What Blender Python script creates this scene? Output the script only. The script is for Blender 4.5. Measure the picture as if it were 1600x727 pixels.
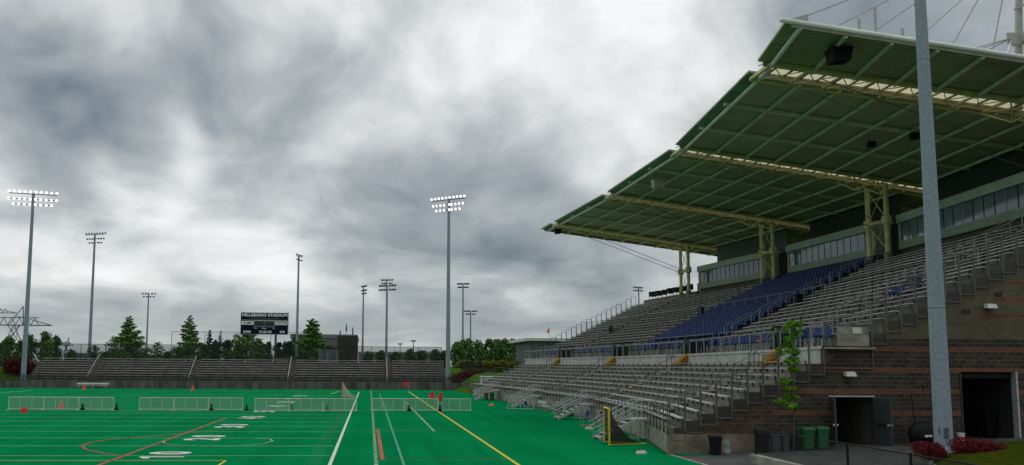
import bpy, math, random
from mathutils import Vector, Matrix
random.seed(7)
for o in list(bpy.data.objects): bpy.data.objects.remove(o)
SC = bpy.context.scene
COL = SC.collection
R = math.radians

# ------------------------------------------------------------------ camera
H = 4.02
yaw = math.atan(90/1300*math.cos(math.atan(.1))); pitch = math.atan(.1); roll = .0075
f = Vector((math.sin(yaw)*math.cos(pitch), math.cos(yaw)*math.cos(pitch), math.sin(pitch)))
r0 = Vector((math.cos(yaw), -math.sin(yaw), 0)); u0 = r0.cross(f)
rr = r0*math.cos(roll)+u0*math.sin(roll); uu = u0*math.cos(roll)-r0*math.sin(roll)
cam = bpy.data.cameras.new('camera'); co = bpy.data.objects.new('camera', cam); COL.objects.link(co)
m = Matrix((rr, uu, -f)).transposed().to_4x4(); m.translation = (0, 0, H); co.matrix_world = m
cam.lens = 29.25; cam.sensor_width = 36; cam.shift_x = .0825; cam.shift_y = .0491
cam.clip_end = 6000; cam.clip_start = .1
SC.camera = co
SC.view_settings.view_transform = 'Standard'; SC.view_settings.look = 'None'
SC.view_settings.exposure = 0.0; SC.view_settings.gamma = 1; SC.view_settings.use_curve_mapping = False

# ------------------------------------------------------------------ sky: overcast, broken layered cloud
SUN_EL, SUN_AZ = R(48), R(22)        # azimuth clockwise from +Y
W = bpy.data.worlds.new('World'); SC.world = W; W.use_nodes = True
nt = W.node_tree; nt.nodes.clear()
def N(t, **k):
    n = nt.nodes.new(t)
    for a, b in k.items(): setattr(n, a, b)
    return n
def L(a, b): nt.links.new(a, b)
def V_(v, i, n):
    if hasattr(v, 'is_linked') or isinstance(v, bpy.types.NodeSocket): nt.links.new(v, n.inputs[i])
    else: n.inputs[i].default_value = v
def M_(op, a, b=0., c=None, clamp=False):
    n = N('ShaderNodeMath', operation=op); n.use_clamp = clamp
    V_(a, 0, n); V_(b, 1, n)
    if c is not None: V_(c, 2, n)
    return n.outputs[0]
def VM(op, a, b=None):
    n = N('ShaderNodeVectorMath', operation=op); V_(a, 0, n)
    if b is not None: V_(b, 1, n)
    return n
tc = N('ShaderNodeTexCoord'); D = VM('NORMALIZE', tc.outputs['Generated']).outputs[0]
sep = N('ShaderNodeSeparateXYZ'); L(D, sep.inputs[0])
zc = M_('MAXIMUM', sep.outputs[2], 0.0)
lg = M_('MULTIPLY', M_('LOGARITHM', M_('ADD', zc, .075), 2.718), .50)
cmb = N('ShaderNodeCombineXYZ'); L(sep.outputs[0], cmb.inputs[0]); L(sep.outputs[1], cmb.inputs[1]); L(lg, cmb.inputs[2])
P0 = cmb.outputs[0]      # cloud banks flatten and crowd together towards the horizon
def noise(vec, sc, det, ro, dist=0., off=(0, 0, 0)):
    v = VM('ADD', vec, off).outputs[0]
    n = N('ShaderNodeTexNoise'); L(v, n.inputs['Vector'])
    n.inputs['Scale'].default_value = sc; n.inputs['Detail'].default_value = det
    n.inputs['Roughness'].default_value = ro; n.inputs['Distortion'].default_value = dist
    return n
warp = noise(P0, 2.6, 3, .5, 0, (3, 1, 0))
wv = VM('SUBTRACT', warp.outputs['Color'], (.5, .5, .5)).outputs[0]
wn = VM('SCALE', wv); wn.inputs['Scale'].default_value = .16
P1 = VM('ADD', P0, wn.outputs[0]).outputs[0]
big = noise(P1, 3.0, 3, .45, .0, (11.3, 4.1, 0)).outputs[0]
mid = noise(P1, 6.3, 5, .52, .35, (2.3, 9.1, 0)).outputs[0]
fine = noise(P1, 19.0, 5, .5, .3, (7.3, 1.1, 3)).outputs[0]
val = M_('ADD', M_('ADD', M_('MULTIPLY', big, .62), M_('MULTIPLY', mid, .80)), M_('ADD', M_('MULTIPLY', fine, .20), -.27))
# broad thinner (+) and heavier (-) areas of the cloud deck, warped by the same noise
wd = VM('SCALE', wv); wd.inputs['Scale'].default_value = .16
DW = VM('NORMALIZE', VM('ADD', D, wd.outputs[0]).outputs[0]).outputs[0]
def pixdir(x, y):
    d = f + rr*((x-668)/1300) - uu*((y-442)/1300)
    return tuple(d.normalized())
for (px, py, rad, g) in [
        (900, 30, 10, .20), (300, 420, 8, .05), (1010, 110, 8, .10), (640, 70, 6, .06), (60, 205, 6.5, -.26), (155, 228, 4.5, -.18), (240, 262, 3.5, .18), (60, 285, 5, .20), (400, 30, 6, -.10),
        (350, 175, 6, -.10), (170, 70, 9, .14), (520, 125, 5, .08), (590, 260, 7, -.09), (1000, 210, 6, -.08),
        (740, 290, 5, -.08), (120, 340, 5, .05), (450, 330, 5, .04), (930, 360, 5, -.06), (60, 400, 5, .04), (700, 420, 6, .05), (1550, 20, 12, -.12), (250, 310, 5, .05)]:
    dt = VM('DOT_PRODUCT', DW, pixdir(px, py)).outputs['Value']
    mr = N('ShaderNodeMapRange', interpolation_type='SMOOTHERSTEP'); L(dt, mr.inputs[0])
    mr.inputs[1].default_value = math.cos(R(rad*1.5)); mr.inputs[2].default_value = 1.0
    mr.inputs[3].default_value = 0; mr.inputs[4].default_value = g
    val = M_('ADD', val, mr.outputs[0])
val = M_('ADD', M_('MULTIPLY', val, 1.2), -.085)
cr = N('ShaderNodeValToRGB'); L(val, cr.inputs[0])
E_ = cr.color_ramp.elements
E_[0].position = .10; E_[0].color = (.11, .145, .17, 1)
E_[1].position = .92; E_[1].color = (.95, .95, .96, 1)
for p, c in ((.24, (.19, .23, .26)), (.34, (.26, .30, .325)), (.44, (.34, .38, .40)), (.54, (.44, .475, .485)), (.66, (.61, .635, .635)), (.78, (.79, .80, .795))):
    e = E_.new(p); e.color = (*c, 1)
# towards the horizon the deck flattens into a dull grey-green haze
hz = N('ShaderNodeMapRange', interpolation_type='SMOOTHSTEP'); L(sep.outputs[2], hz.inputs[0])
hz.inputs[1].default_value = 0.0; hz.inputs[2].default_value = .10; hz.inputs[3].default_value = .60; hz.inputs[4].default_value = 0
mx = N('ShaderNodeMix', data_type='RGBA'); L(hz.outputs[0], mx.inputs[0]); L(cr.outputs[0], mx.inputs[6])
mx.inputs[7].default_value = (.315, .375, .415, 1)
sky = N('ShaderNodeTexSky', sky_type='NISHITA'); sky.sun_disc = False
sky.sun_elevation = SUN_EL; sky.sun_rotation = SUN_AZ
sk = N('ShaderNodeMix', data_type='RGBA'); sk.inputs[0].default_value = .93
L(sky.outputs[0], sk.inputs[6])
# an overcast deck is two to three times brighter overhead than near the horizon
zen = N('ShaderNodeMapRange', interpolation_type='SMOOTHSTEP'); L(sep.outputs[2], zen.inputs[0])
zen.inputs[1].default_value = .46; zen.inputs[2].default_value = .85; zen.inputs[3].default_value = 10.0; zen.inputs[4].default_value = 22.0
sc10 = VM('SCALE', mx.outputs[2]); L(zen.outputs[0], sc10.inputs['Scale'])
L(sc10.outputs[0], sk.inputs[7])
bg = N('ShaderNodeBackground'); bg.inputs['Strength'].default_value = .1
L(sk.outputs[2], bg.inputs[0])
wo = N('ShaderNodeOutputWorld'); L(bg.outputs[0], wo.inputs[0])
sl = bpy.data.lights.new('sun', 'SUN'); sl.energy = .7; sl.angle = R(25); sl.color = (1, .97, .93)
so = bpy.data.objects.new('sun', sl); COL.objects.link(so)
sd = Vector((math.sin(SUN_AZ)*math.cos(SUN_EL), math.cos(SUN_AZ)*math.cos(SUN_EL), math.sin(SUN_EL)))
so.rotation_euler = sd.to_track_quat('Z', 'Y').to_euler()

# ------------------------------------------------------------------ materials
MATS = {}
def mat(name, col, rough=.8, var=.15, scale=3., metal=0., bump=0., col2=None, emit=None, stretch=(1, 1, 1), det=5, spec=None):
    if name in MATS: return MATS[name]
    m = bpy.data.materials.new(name); m.use_nodes = True; t = m.node_tree
    b = t.nodes['Principled BSDF']; b.inputs['Roughness'].default_value = rough; b.inputs['Metallic'].default_value = metal
    if spec is not None: b.inputs['Specular IOR Level'].default_value = spec
    g = t.nodes.new('ShaderNodeNewGeometry'); mp = t.nodes.new('ShaderNodeMapping'); t.links.new(g.outputs['Position'], mp.inputs[0])
    mp.inputs['Scale'].default_value = stretch
    n = t.nodes.new('ShaderNodeTexNoise'); n.inputs['Scale'].default_value = scale; n.inputs['Detail'].default_value = det
    t.links.new(mp.outputs[0], n.inputs['Vector'])
    r_ = t.nodes.new('ShaderNodeValToRGB'); t.links.new(n.outputs[0], r_.inputs[0])
    c2 = col2 or tuple(min(1, c*(1+var)) for c in col)
    c1 = col if col2 else tuple(c*(1-var) for c in col)
    r_.color_ramp.elements[0].position = .33; r_.color_ramp.elements[0].color = (*c1, 1)
    r_.color_ramp.elements[1].position = .67; r_.color_ramp.elements[1].color = (*c2, 1)
    t.links.new(r_.outputs[0], b.inputs['Base Color'])
    if bump:
        bp = t.nodes.new('ShaderNodeBump'); bp.inputs['Strength'].default_value = bump; bp.inputs['Distance'].default_value = .02
        t.links.new(n.outputs[0], bp.inputs['Height']); t.links.new(bp.outputs[0], b.inputs['Normal'])
    if emit:
        b.inputs['Emission Color'].default_value = (*emit[0], 1); b.inputs['Emission Strength'].default_value = emit[1]
    MATS[name] = m
    return m
def netmat(name, col, cover, sx=0, ax=0):
    """woven wire: opaque where the wires run, open between; cover = share of area"""
    if name in MATS: return MATS[name]
    m = bpy.data.materials.new(name); m.use_nodes = True; t = m.node_tree
    b = t.nodes['Principled BSDF']; b.inputs['Base Color'].default_value = (*col, 1); b.inputs['Roughness'].default_value = .7
    tr = t.nodes.new('ShaderNodeBsdfTransparent'); mix = t.nodes.new('ShaderNodeMixShader')
    out = t.nodes['Material Output']
    if sx:
        g = t.nodes.new('ShaderNodeNewGeometry'); s = t.nodes.new('ShaderNodeSeparateXYZ'); t.links.new(g.outputs['Position'], s.inputs[0])
        def mm(op, a, b_):
            n = t.nodes.new('ShaderNodeMath'); n.operation = op
            for i, v in ((0, a), (1, b_)):
                if isinstance(v, (int, float)): n.inputs[i].default_value = v
                else: t.links.new(v, n.inputs[i])
            return n.outputs[0]
        h = mm('ADD', s.outputs[0], s.outputs[1])
        a = mm('FRACT', mm('MULTIPLY', mm('ADD', h, s.outputs[2]), sx), 0)
        c = mm('FRACT', mm('MULTIPLY', mm('SUBTRACT', h, s.outputs[2]), sx), 0)
        fac = mm('MAXIMUM', mm('LESS_THAN', a, cover), mm('LESS_THAN', c, cover))
        t.links.new(fac, mix.inputs[0])
    else: mix.inputs[0].default_value = cover
    t.links.new(tr.outputs[0], mix.inputs[1]); t.links.new(b.outputs[0], mix.inputs[2]); t.links.new(mix.outputs[0], out.inputs[0])
    MATS[name] = m
    return m

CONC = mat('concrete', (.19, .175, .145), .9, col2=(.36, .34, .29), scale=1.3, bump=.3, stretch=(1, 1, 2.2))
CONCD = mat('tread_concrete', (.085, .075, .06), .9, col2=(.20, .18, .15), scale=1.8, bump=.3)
CONCU = mat('shaded_riser_concrete', (.10, .092, .075), .9, col2=(.20, .185, .155), scale=1.3, bump=.3)  # riser concrete with the shade under the roof darkened into its colour
RUST = mat('stained_step_concrete', (.10, .065, .04), .9, col2=(.22, .16, .11), scale=2.5)
WHITEC = mat('painted_concrete', (.36, .35, .33), .8, col2=(.52, .51, .48), scale=1.5)
ALU = mat('aluminium_plank', (.33, .33, .33), .45, var=.25, scale=1.4, metal=.35)
ALUD = mat('weathered_plank', (.36, .31, .295), .6, var=.3, scale=1.2, metal=.2)
GALV = mat('galvanised_steel', (.21, .26, .30), .65, col2=(.29, .35, .40), scale=9, metal=0, det=8, spec=.3)
GALVD = mat('galvanised_rail', (.11, .12, .12), .5, var=.25, scale=6, metal=.4)
GALVL = mat('pale_rail', (.42, .43, .43), .5, var=.2, scale=6, metal=.3)
RAILL = mat('bright_galvanised_rail', (.26, .27, .265), .5, var=.2, scale=6, metal=.2)
DARK = mat('dark_bracket', (.022, .022, .022), .6, var=.3)
BLACK = mat('black_paint', (.010, .010, .011), .6, var=.3, spec=.15)
BLUE = mat('blue_plastic_seat', (.004, .022, .11), .55, col2=(.007, .036, .18), scale=2, spec=.2)
YEL = mat('yellow_paint', (.50, .27, .005), .6, var=.3, scale=4)
YELG = mat('yellow_goal_tube', (.75, .50, .02), .4, var=.1)
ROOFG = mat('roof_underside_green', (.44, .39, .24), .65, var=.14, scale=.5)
PURL = mat('purlin_green', (.62, .60, .46), .55, var=.12, scale=1)
EAVE = mat('eave_tube_pale', (.78, .78, .72), .5, var=.1, scale=1)
SHEET = mat('ribbed_roof_sheet', (.20, .34, .22), .5, var=.2, scale=1)
CREAM = mat('cream_truss_paint', (.66, .56, .27), .5, var=.2, scale=2)
PBOX = mat('press_box_siding', (.34, .40, .33), .6, var=.12, scale=2)
PBOXH = mat('press_box_header', (.38, .44, .36), .6, var=.1, scale=1)
GREENP = mat('green_bin_plastic', (.008, .10, .03), .5, var=.2)
GREYP = mat('grey_bin_plastic', (.05, .06, .075), .5, var=.2)
WHITEP = mat('white_paint', (.62, .62, .60), .5, var=.1)
ORANGE = mat('orange_plastic', (.85, .07, .02), .5, var=.1)
REDC = mat('red_cloth', (.75, .02, .02), .7, var=.15)
NAVY = mat('scoreboard_navy', (.008, .010, .028), .7, var=.2, spec=.1)
TRUNK = mat('bark', (.07, .055, .04), .9, var=.4, scale=6)
def glass(name, col):
    m = mat(name, col, .06, var=.3, scale=.4, metal=0, spec=1.0)
    return m
GLASS = glass('window_glass', (.15, .19, .24))

# translucent roof sheet
m = bpy.data.materials.new('clear_corrugated_sheet'); m.use_nodes = True; t = m.node_tree
b = t.nodes['Principled BSDF']; b.inputs['Base Color'].default_value = (.75, .74, .58, 1)
tl = t.nodes.new('ShaderNodeBsdfTranslucent'); tl.inputs[0].default_value = (.62, .57, .38, 1)
mi = t.nodes.new('ShaderNodeMixShader'); mi.inputs[0].default_value = .8
t.links.new(b.outputs[0], mi.inputs[1]); t.links.new(tl.outputs[0], mi.inputs[2]); t.links.new(mi.outputs[0], t.nodes['Material Output'].inputs[0])
CLEAR = m

# block wall of the stand end: dark split-face block, rust coloured courses, paler block above
def block_mat():
    m = bpy.data.materials.new('split_face_block'); m.use_nodes = True; t = m.node_tree
    b = t.nodes['Principled BSDF']; b.inputs['Roughness'].default_value = .95
    g = t.nodes.new('ShaderNodeNewGeometry'); s = t.nodes.new('ShaderNodeSeparateXYZ'); t.links.new(g.outputs['Position'], s.inputs[0])
    X, Y, Z = s.outputs
    def mm(op, a, b_=0., cl=False):
        n = t.nodes.new('ShaderNodeMath'); n.operation = op; n.use_clamp = cl
        for i, v in ((0, a), (1, b_)):
            if isinstance(v, (int, float)): n.inputs[i].default_value = v
            else: t.links.new(v, n.inputs[i])
        return n.outputs[0]
    c = t.nodes.new('ShaderNodeCombineXYZ'); t.links.new(mm('ADD', X, Y), c.inputs[0]); t.links.new(mm('SUBTRACT', Z, .014), c.inputs[1])
    def brick(c1, c2, mo):
        n = t.nodes.new('ShaderNodeTexBrick'); t.links.new(c.outputs[0], n.inputs['Vector'])
        n.inputs['Color1'].default_value = (*c1, 1); n.inputs['Color2'].default_value = (*c2, 1); n.inputs['Mortar'].default_value = (*mo, 1)
        n.inputs['Scale'].default_value = 1; n.inputs['Mortar Size'].default_value = .011; n.inputs['Mortar Smooth'].default_value = .3
        n.inputs['Brick Width'].default_value = .408; n.inputs['Row Height'].default_value = .204; n.inputs['Bias'].default_value = -.1
        return n
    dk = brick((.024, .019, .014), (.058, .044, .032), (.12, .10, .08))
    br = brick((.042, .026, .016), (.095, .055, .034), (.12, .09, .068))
    bd = brick((.12, .045, .024), (.165, .060, .032), (.22, .11, .07))
    tn = brick((.085, .072, .042), (.115, .095, .056), (.13, .11, .072))
    def mix(fac, a, b_):
        n = t.nodes.new('ShaderNodeMix'); n.data_type = 'RGBA'; t.links.new(fac, n.inputs[0]); t.links.new(a, n.inputs[6]); t.links.new(b_, n.inputs[7]); return n.outputs[2]
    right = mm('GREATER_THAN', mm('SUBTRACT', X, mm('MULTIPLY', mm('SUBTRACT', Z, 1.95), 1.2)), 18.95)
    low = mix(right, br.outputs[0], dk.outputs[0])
    inb = mm('LESS_THAN', mm('FRACT', mm('DIVIDE', mm('SUBTRACT', Z, 1.85), 1.02)), .2)
    inb = mm('MULTIPLY', inb, mm('MULTIPLY', mm('GREATER_THAN', Z, 1.8), right))
    inb = mm('MULTIPLY', inb, mm('LESS_THAN', Z, 5.3))
    up = mm('GREATER_THAN', Z, 5.53)
    base = mix(up, low, tn.outputs[0])
    ub = mm('LESS_THAN', mm('FRACT', mm('DIVIDE', mm('SUBTRACT', Z, 6.54), .816)), .25)
    ub = mm('MULTIPLY', ub, mm('MULTIPLY', mm('GREATER_THAN', Z, 6.5), mm('GREATER_THAN', mm('SUBTRACT', X, mm('MULTIPLY', mm('SUBTRACT', Z, 6.5), 1.1)), 29.3)))
    colr = mix(mm('MAXIMUM', inb, ub), base, bd.outputs[0])
    n = t.nodes.new('ShaderNodeTexNoise'); t.links.new(g.outputs['Position'], n.inputs['Vector']); n.inputs['Scale'].default_value = .9; n.inputs['Detail'].default_value = 8
    n2 = t.nodes.new('ShaderNodeTexNoise'); t.links.new(g.outputs['Position'], n2.inputs['Vector']); n2.inputs['Scale'].default_value = 14; n2.inputs['Detail'].default_value = 4
    k = mm('ADD', mm('MULTIPLY', n.outputs[0], .9), mm('ADD', mm('MULTIPLY', n2.outputs[0], .5), .3))
    vs = t.nodes.new('ShaderNodeVectorMath'); vs.operation = 'SCALE'; t.links.new(colr, vs.inputs[0]); t.links.new(k, vs.inputs['Scale'])
    t.links.new(vs.outputs[0], b.inputs['Base Color'])
    bp = t.nodes.new('ShaderNodeBump'); bp.inputs['Strength'].default_value = .6; bp.inputs['Distance'].default_value = .03
    t.links.new(n2.outputs[0], bp.inputs['Height']); t.links.new(bp.outputs[0], b.inputs['Normal'])
    return m
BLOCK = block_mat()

def turf_mat():
    m = mat('green_turf', (.0015, .150, .047), .95, col2=(.003, .178, .060), scale=.12, spec=0.0, det=6)
    t = m.node_tree; b = t.nodes['Principled BSDF']
    g = t.nodes['Geometry'] if 'Geometry' in t.nodes else [n for n in t.nodes if n.type == 'NEW_GEOMETRY'][0]
    # brushed lanes along the field and fine grain
    n = t.nodes.new('ShaderNodeTexNoise'); mp = t.nodes.new('ShaderNodeMapping'); mp.inputs['Scale'].default_value = (1.1, .05, 1)
    t.links.new(g.outputs['Position'], mp.inputs[0]); t.links.new(mp.outputs[0], n.inputs['Vector']); n.inputs['Scale'].default_value = .8; n.inputs['Detail'].default_value = 4
    n3 = t.nodes.new('ShaderNodeTexNoise'); t.links.new(g.outputs['Position'], n3.inputs['Vector']); n3.inputs['Scale'].default_value = 25; n3.inputs['Detail'].default_value = 3
    a = t.nodes.new('ShaderNodeMath'); a.operation = 'MULTIPLY_ADD'; t.links.new(n.outputs[0], a.inputs[0]); a.inputs[1].default_value = .62; a.inputs[2].default_value = .54
    a2 = t.nodes.new('ShaderNodeMath'); a2.operation = 'MULTIPLY_ADD'; t.links.new(n3.outputs[0], a2.inputs[0]); a2.inputs[1].default_value = .3; t.links.new(a.outputs[0], a2.inputs[2])
    vs = t.nodes.new('ShaderNodeVectorMath'); vs.operation = 'SCALE'
    src = b.inputs['Base Color'].links[0].from_socket
    t.links.new(src, vs.inputs[0]); t.links.new(a2.outputs[0], vs.inputs['Scale']); t.links.new(vs.outputs[0], b.inputs['Base Color'])
    return m
TURF = turf_mat()
ASPH = mat('asphalt', (.035, .035, .034), .9, col2=(.065, .063, .06), scale=1.2, bump=.2, det=8)
GRASS = mat('grass', (.03, .075, .010), .95, col2=(.055, .12, .016), scale=1.5, bump=.5, det=8, spec=0.)

# ------------------------------------------------------------------ mesh helpers
WL = {}   # object name -> world location of its origin (things are unrotated while being built)
def wloc(o):
    p = Vector((0, 0, 0))
    while o is not None:
        p += o.location; o = o.parent
    return p
class MB:
    def __init__(s): s.v = []; s.f = []; s.mi = []; s.ms = []
    def mid(s, mt):
        if mt is None: return 0
        if mt not in s.ms: s.ms.append(mt)
        return s.ms.index(mt)
    def add(s, vs, fs, mt=None):
        b = len(s.v); s.v += [tuple(v) for v in vs]; s.f += [tuple(i+b for i in q) for q in fs]
        s.mi += [mt]*len(fs)
        return s
    def hexa(s, c, mt=None):      # 8 corners: bottom 4 ccw, top 4 ccw
        return s.add(c, [(3, 2, 1, 0), (4, 5, 6, 7), (0, 1, 5, 4), (1, 2, 6, 5), (2, 3, 7, 6), (3, 0, 4, 7)], mt)
    def box(s, x0, x1, y0, y1, z0, z1, mt=None):
        return s.hexa([(x0, y0, z0), (x1, y0, z0), (x1, y1, z0), (x0, y1, z0), (x0, y0, z1), (x1, y0, z1), (x1, y1, z1), (x0, y1, z1)], mt)
    def bar(s, p, q, w, h, mt=None, up=(0, 0, 1)):
        p = Vector(p); q = Vector(q); d = (q-p).normalized(); upv = Vector(up)
        if abs(d.dot(upv)) > .98: upv = Vector((1, 0, 0))
        a = d.cross(upv).normalized()*(w/2); b = a.cross(d).normalized()*(h/2)
        c = [p-a-b, p+a-b, q+a-b, q-a-b, p-a+b, p+a+b, q+a+b, q-a+b]
        return s.hexa(c, mt)
    def tube(s, p, q, r, r2=None, n=8, mt=None, cap=True):
        p = Vector(p); q = Vector(q); d = (q-p).normalized(); r2 = r if r2 is None else r2
        a = d.orthogonal().normalized(); b = d.cross(a)
        vs = [];
        for (c, rad) in ((p, r), (q, r2)):
            for i in range(n):
                t = 2*math.pi*i/n; vs.append(c+a*math.cos(t)*rad+b*math.sin(t)*rad)
        fs = [(i, (i+1) % n, n+(i+1) % n, n+i) for i in range(n)]
        if cap: fs += [tuple(range(n))[::-1], tuple(range(n, 2*n))]
        return s.add(vs, fs, mt)
    def path(s, pts, r, n=6, mt=None):
        for a, b in zip(pts[:-1], pts[1:]): s.tube(a, b, r, n=n, mt=mt)
        return s
    def lathe(s, c, prof, n=16, mt=None, sx=1, sy=1):
        c = Vector(c); vs = []
        for (r, z) in prof:
            for i in range(n):
                t = 2*math.pi*i/n; vs.append((c.x+r*sx*math.cos(t), c.y+r*sy*math.sin(t), c.z+z))
        fs = []
        for k in range(len(prof)-1):
            fs += [(k*n+i, k*n+(i+1) % n, (k+1)*n+(i+1) % n, (k+1)*n+i) for i in range(n)]
        fs += [tuple(range(n))[::-1], tuple(range((len(prof)-1)*n, len(prof)*n))]
        return s.add(vs, fs, mt)
    def quad(s, a, b, c, d, mt=None): return s.add([a, b, c, d], [(0, 1, 2, 3)], mt)
    def build(s, name, mt, parent=None, loc=None, smooth=False, rot=None):
        """verts are in world space; origin = loc (top level) or the parent's origin"""
        me = bpy.data.meshes.new(name)
        org = wloc(parent) if parent else Vector(loc or (0, 0, 0))
        me.from_pydata([tuple(Vector(v)-org) for v in s.v], [], s.f)
        ms = [mt]
        for x in s.mi:
            if x is not None and x not in ms: ms.append(x)
        for x in ms: me.materials.append(x)
        for p, x in zip(me.polygons, s.mi):
            p.material_index = 0 if x is None else ms.index(x)
            p.use_smooth = smooth
        me.update()
        o = bpy.data.objects.new(name, me); COL.objects.link(o)
        if parent: o.parent = parent
        else: o.location = org
        return o
def tag(o, label=None, cat=None, group=None, kind=None):
    if label: o['label'] = label
    if cat: o['category'] = cat
    if group: o['group'] = group
    if kind: o['kind'] = kind
    return o
def thing(name, loc, label, cat, group=None):
    o = bpy.data.objects.new(name, None); COL.objects.link(o); o.location = loc
    o.empty_display_size = .3
    return tag(o, label, cat, group)
def dup(o, loc=None, rz=None, label=None, parent=None, scale=None):
    c = o.copy(); COL.objects.link(c)
    if parent: c.parent = parent
    if loc is not None: c.location = loc
    if rz is not None: c.rotation_euler = (0, 0, rz)
    if scale is not None: c.scale = (scale,)*3 if isinstance(scale, (int, float)) else scale
    if label: c['label'] = label
    for ch in list(o.children): dup(ch, parent=c)
    return c
ORD = ['first', 'second', 'third', 'fourth', 'fifth', 'sixth', 'seventh', 'eighth', 'ninth', 'tenth', 'eleventh', 'twelfth', 'thirteenth', 'fourteenth', 'fifteenth', 'sixteenth', 'seventeenth']

# ------------------------------------------------------------------ ground and field
def sheet(name, x0, x1, y0, y1, z, mt):
    b = MB(); b.quad((x0, y0, z), (x1, y0, z), (x1, y1, z), (x0, y1, z)); return tag(b.build(name, mt), kind='structure')
def gz(x, y):
    def ss(a, b, v):
        t = max(0, min(1, (v-a)/(b-a))); return t*t*(3-2*t)
    k = max(ss(141.9, 150, y), ss(-63, -72, x) , ss(62, 75, x))
    z = -.06 + 3.5*k
    if x > 14.2 and y < 60: z = max(z, -.10+.045*min(x-14, 30))
    if x > 15.5 and y > 117: z = max(z, -.06+3.0*ss(15.5, 22, x+(y-117)*.12))
    return z
b = MB()
xs = [-3000, -1200, -500, -250, -150, -110, -90]+[-80+2*i for i in range(80)]+[85, 100, 150, 300, 700, 1500, 3000]
ys = [-600, -200, -80]+[-60+4*i for i in range(44)]+[116+1.5*i for i in range(26)]+[160, 180, 220, 300, 450, 700, 1200, 2500, 5000]
nx = len(xs)
b.add([(x, y, gz(x, y)) for y in ys for x in xs], [(j*nx+i, j*nx+i+1, (j+1)*nx+i+1, (j+1)*nx+i) for j in range(len(ys)-1) for i in range(nx-1)])
tag(b.build('ground', GRASS, smooth=True), kind='structure')
b = MB()
tp = [(-62, -20), (13.98, -20), (13.98, 38.6), (15.5, 46.3), (17.3, 64.3), (16.9, 82.4), (15.6, 100.3), (14.6, 116), (15.6, 124), (15.9, 131), (15.2, 137), (13.4, 140.4), (9, 141.4), (-62, 141.4)]
b.add([(x, y, 0.0) for x, y in tp], [tuple(range(len(tp)))])
tag(b.build('turf_field', TURF), kind='structure')
b = MB()   # driveway apron rising to the right along the end of the stand
b.add([(x, y, .012+.045*(x-14)) for x, y in [(14.05, -20), (60, -20), (60, 56), (31.9, 56), (31.9, 38.6), (14.05, 38.6)]], [tuple(range(6))])
tag(b.build('driveway', ASPH), kind='structure')
b = MB()
b.box(13.93, 14.07, -20, 38.35, -.05, .03)
tag(b.build('field_kerb', CONC), kind='structure')

LW = mat('white_line_paint', (.50, .55, .48), .9, var=.12, scale=2)
LF = mat('faded_line_paint', (.22, .33, .20), .9, var=.25, scale=1)
LTK = mat('faint_tick_paint', (.08, .24, .12), .9, var=.3, scale=1)
LB = mat('blue_grey_line_paint', (.045, .24, .16), .9, var=.2, scale=1)
LY = mat('yellow_line_paint', (.60, .42, .01), .9, var=.15, scale=2)
LYF = mat('faded_yellow_line', (.20, .30, .02), .9, var=.2, scale=1)
LR = mat('red_line_paint', (.36, .06, .03), .9, var=.2, scale=1)
LRF = mat('faded_red_line', (.11, .12, .045), .9, var=.2, scale=1)
def strip(b, pts, w, z, mt):
    for a, c in zip(pts[:-1], pts[1:]):
        a = Vector((*a, z)); c = Vector((*c, z)); d = (c-a).normalized(); n = Vector((-d.y, d.x, 0))*w/2; e = d*(w*.2)
        b.quad(a-e-n, c+e-n, c+e+n, a-e+n, mt)
b = MB()
G0 = 28.98; YD = 8.97/10
for i in range(21):
    y = G0+i*5*YD; strip(b, [(-49.5, y), (-1.75, y)], .10, .004, LF)
for i in range(101):
    if i % 5:
        strip(b, [(-2.6, G0+i*YD), (-1.95, G0+i*YD)], .05, .004, LTK)
strip(b, [(-1.55, G0-9), (-1.5, 127.7)], .15, .008, LW)
strip(b, [(-49.5, G0-9), (-49.5, 127.7)], .17, .008, LW); strip(b, [(-49.5, 127.7), (-1.5, 127.7)], .12, .004, LF)
strip(b, [(6.17, 20), (6.17, 131.8)], .15, .008, LY)
strip(b, [(-30, 36.05), (-5.95, 36.0), (-5.95, 30)], .10, .012, LY)
strip(b, [(-57, 133), (6.1, 133)], .1, .004, LYF)
strip(b, [(-44, 74), (-13, 74)], .09, .012, LYF); strip(b, [(-13, 74), (-23, 69)], .09, .016, LYF)
strip(b, [(-10.65, 30), (-10.7, 64.2)], .14, .012, LR)
arc = [(-9.85, 51.66), (-11.45, 48.83), (-12.99, 46.9), (-13.75, 45.6), (-14.12, 44.0), (-13.95, 42.2), (-13.1, 40.4), (-11.74, 38.7), (-10.65, 37.8)]
strip(b, arc, .12, .016, LR); strip(b, [(-9.85, 51.66), (-7.5, 54.5)], .08, .016, LRF)
circ = [(-10.69, 44.9), (-10.3, 43.6), (-9.6, 42.8), (-8.68, 42.35), (-7.7, 42.1), (-6.79, 42.2), (-5.9, 42.7), (-5.3, 43.6), (-5.03, 45.0), (-5.3, 46.2), (-6.09, 46.6)]
strip(b, circ, .09, .020, LF)
strip(b, [(.62, 36.3), (.59, 53.4)], .17, .012, LR)
strip(b, [(.6, 36.36), (5.97, 36.46)], .07, .008, LRF); strip(b, [(.6, 53.5), (6, 53.6)], .07, .008, LRF)
strip(b, [(-1.4, 51.9), (4.05, 52.0)], .07, .012, LB); strip(b, [(4.1, 95), (4.07, 52.0)], .12, .008, LF)
strip(b, [(1.45, 20), (1.57, 124)], .11, .008, LB)
for i in range(190):
    y = 22+i*.62
    strip(b, [(.34, y), (.34, y+.3)], .16, .004, LF)
strip(b, [(-3.2, 88), (1.8, 76.2)], .0, .004, LF)
strip(b, [(-1.4, 75.2), (6.1, 75.4)], .08, .016, LYF)
strip(b, [(-5.3, 118), (-4.6, 132)], .12, .012, LY)
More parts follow.
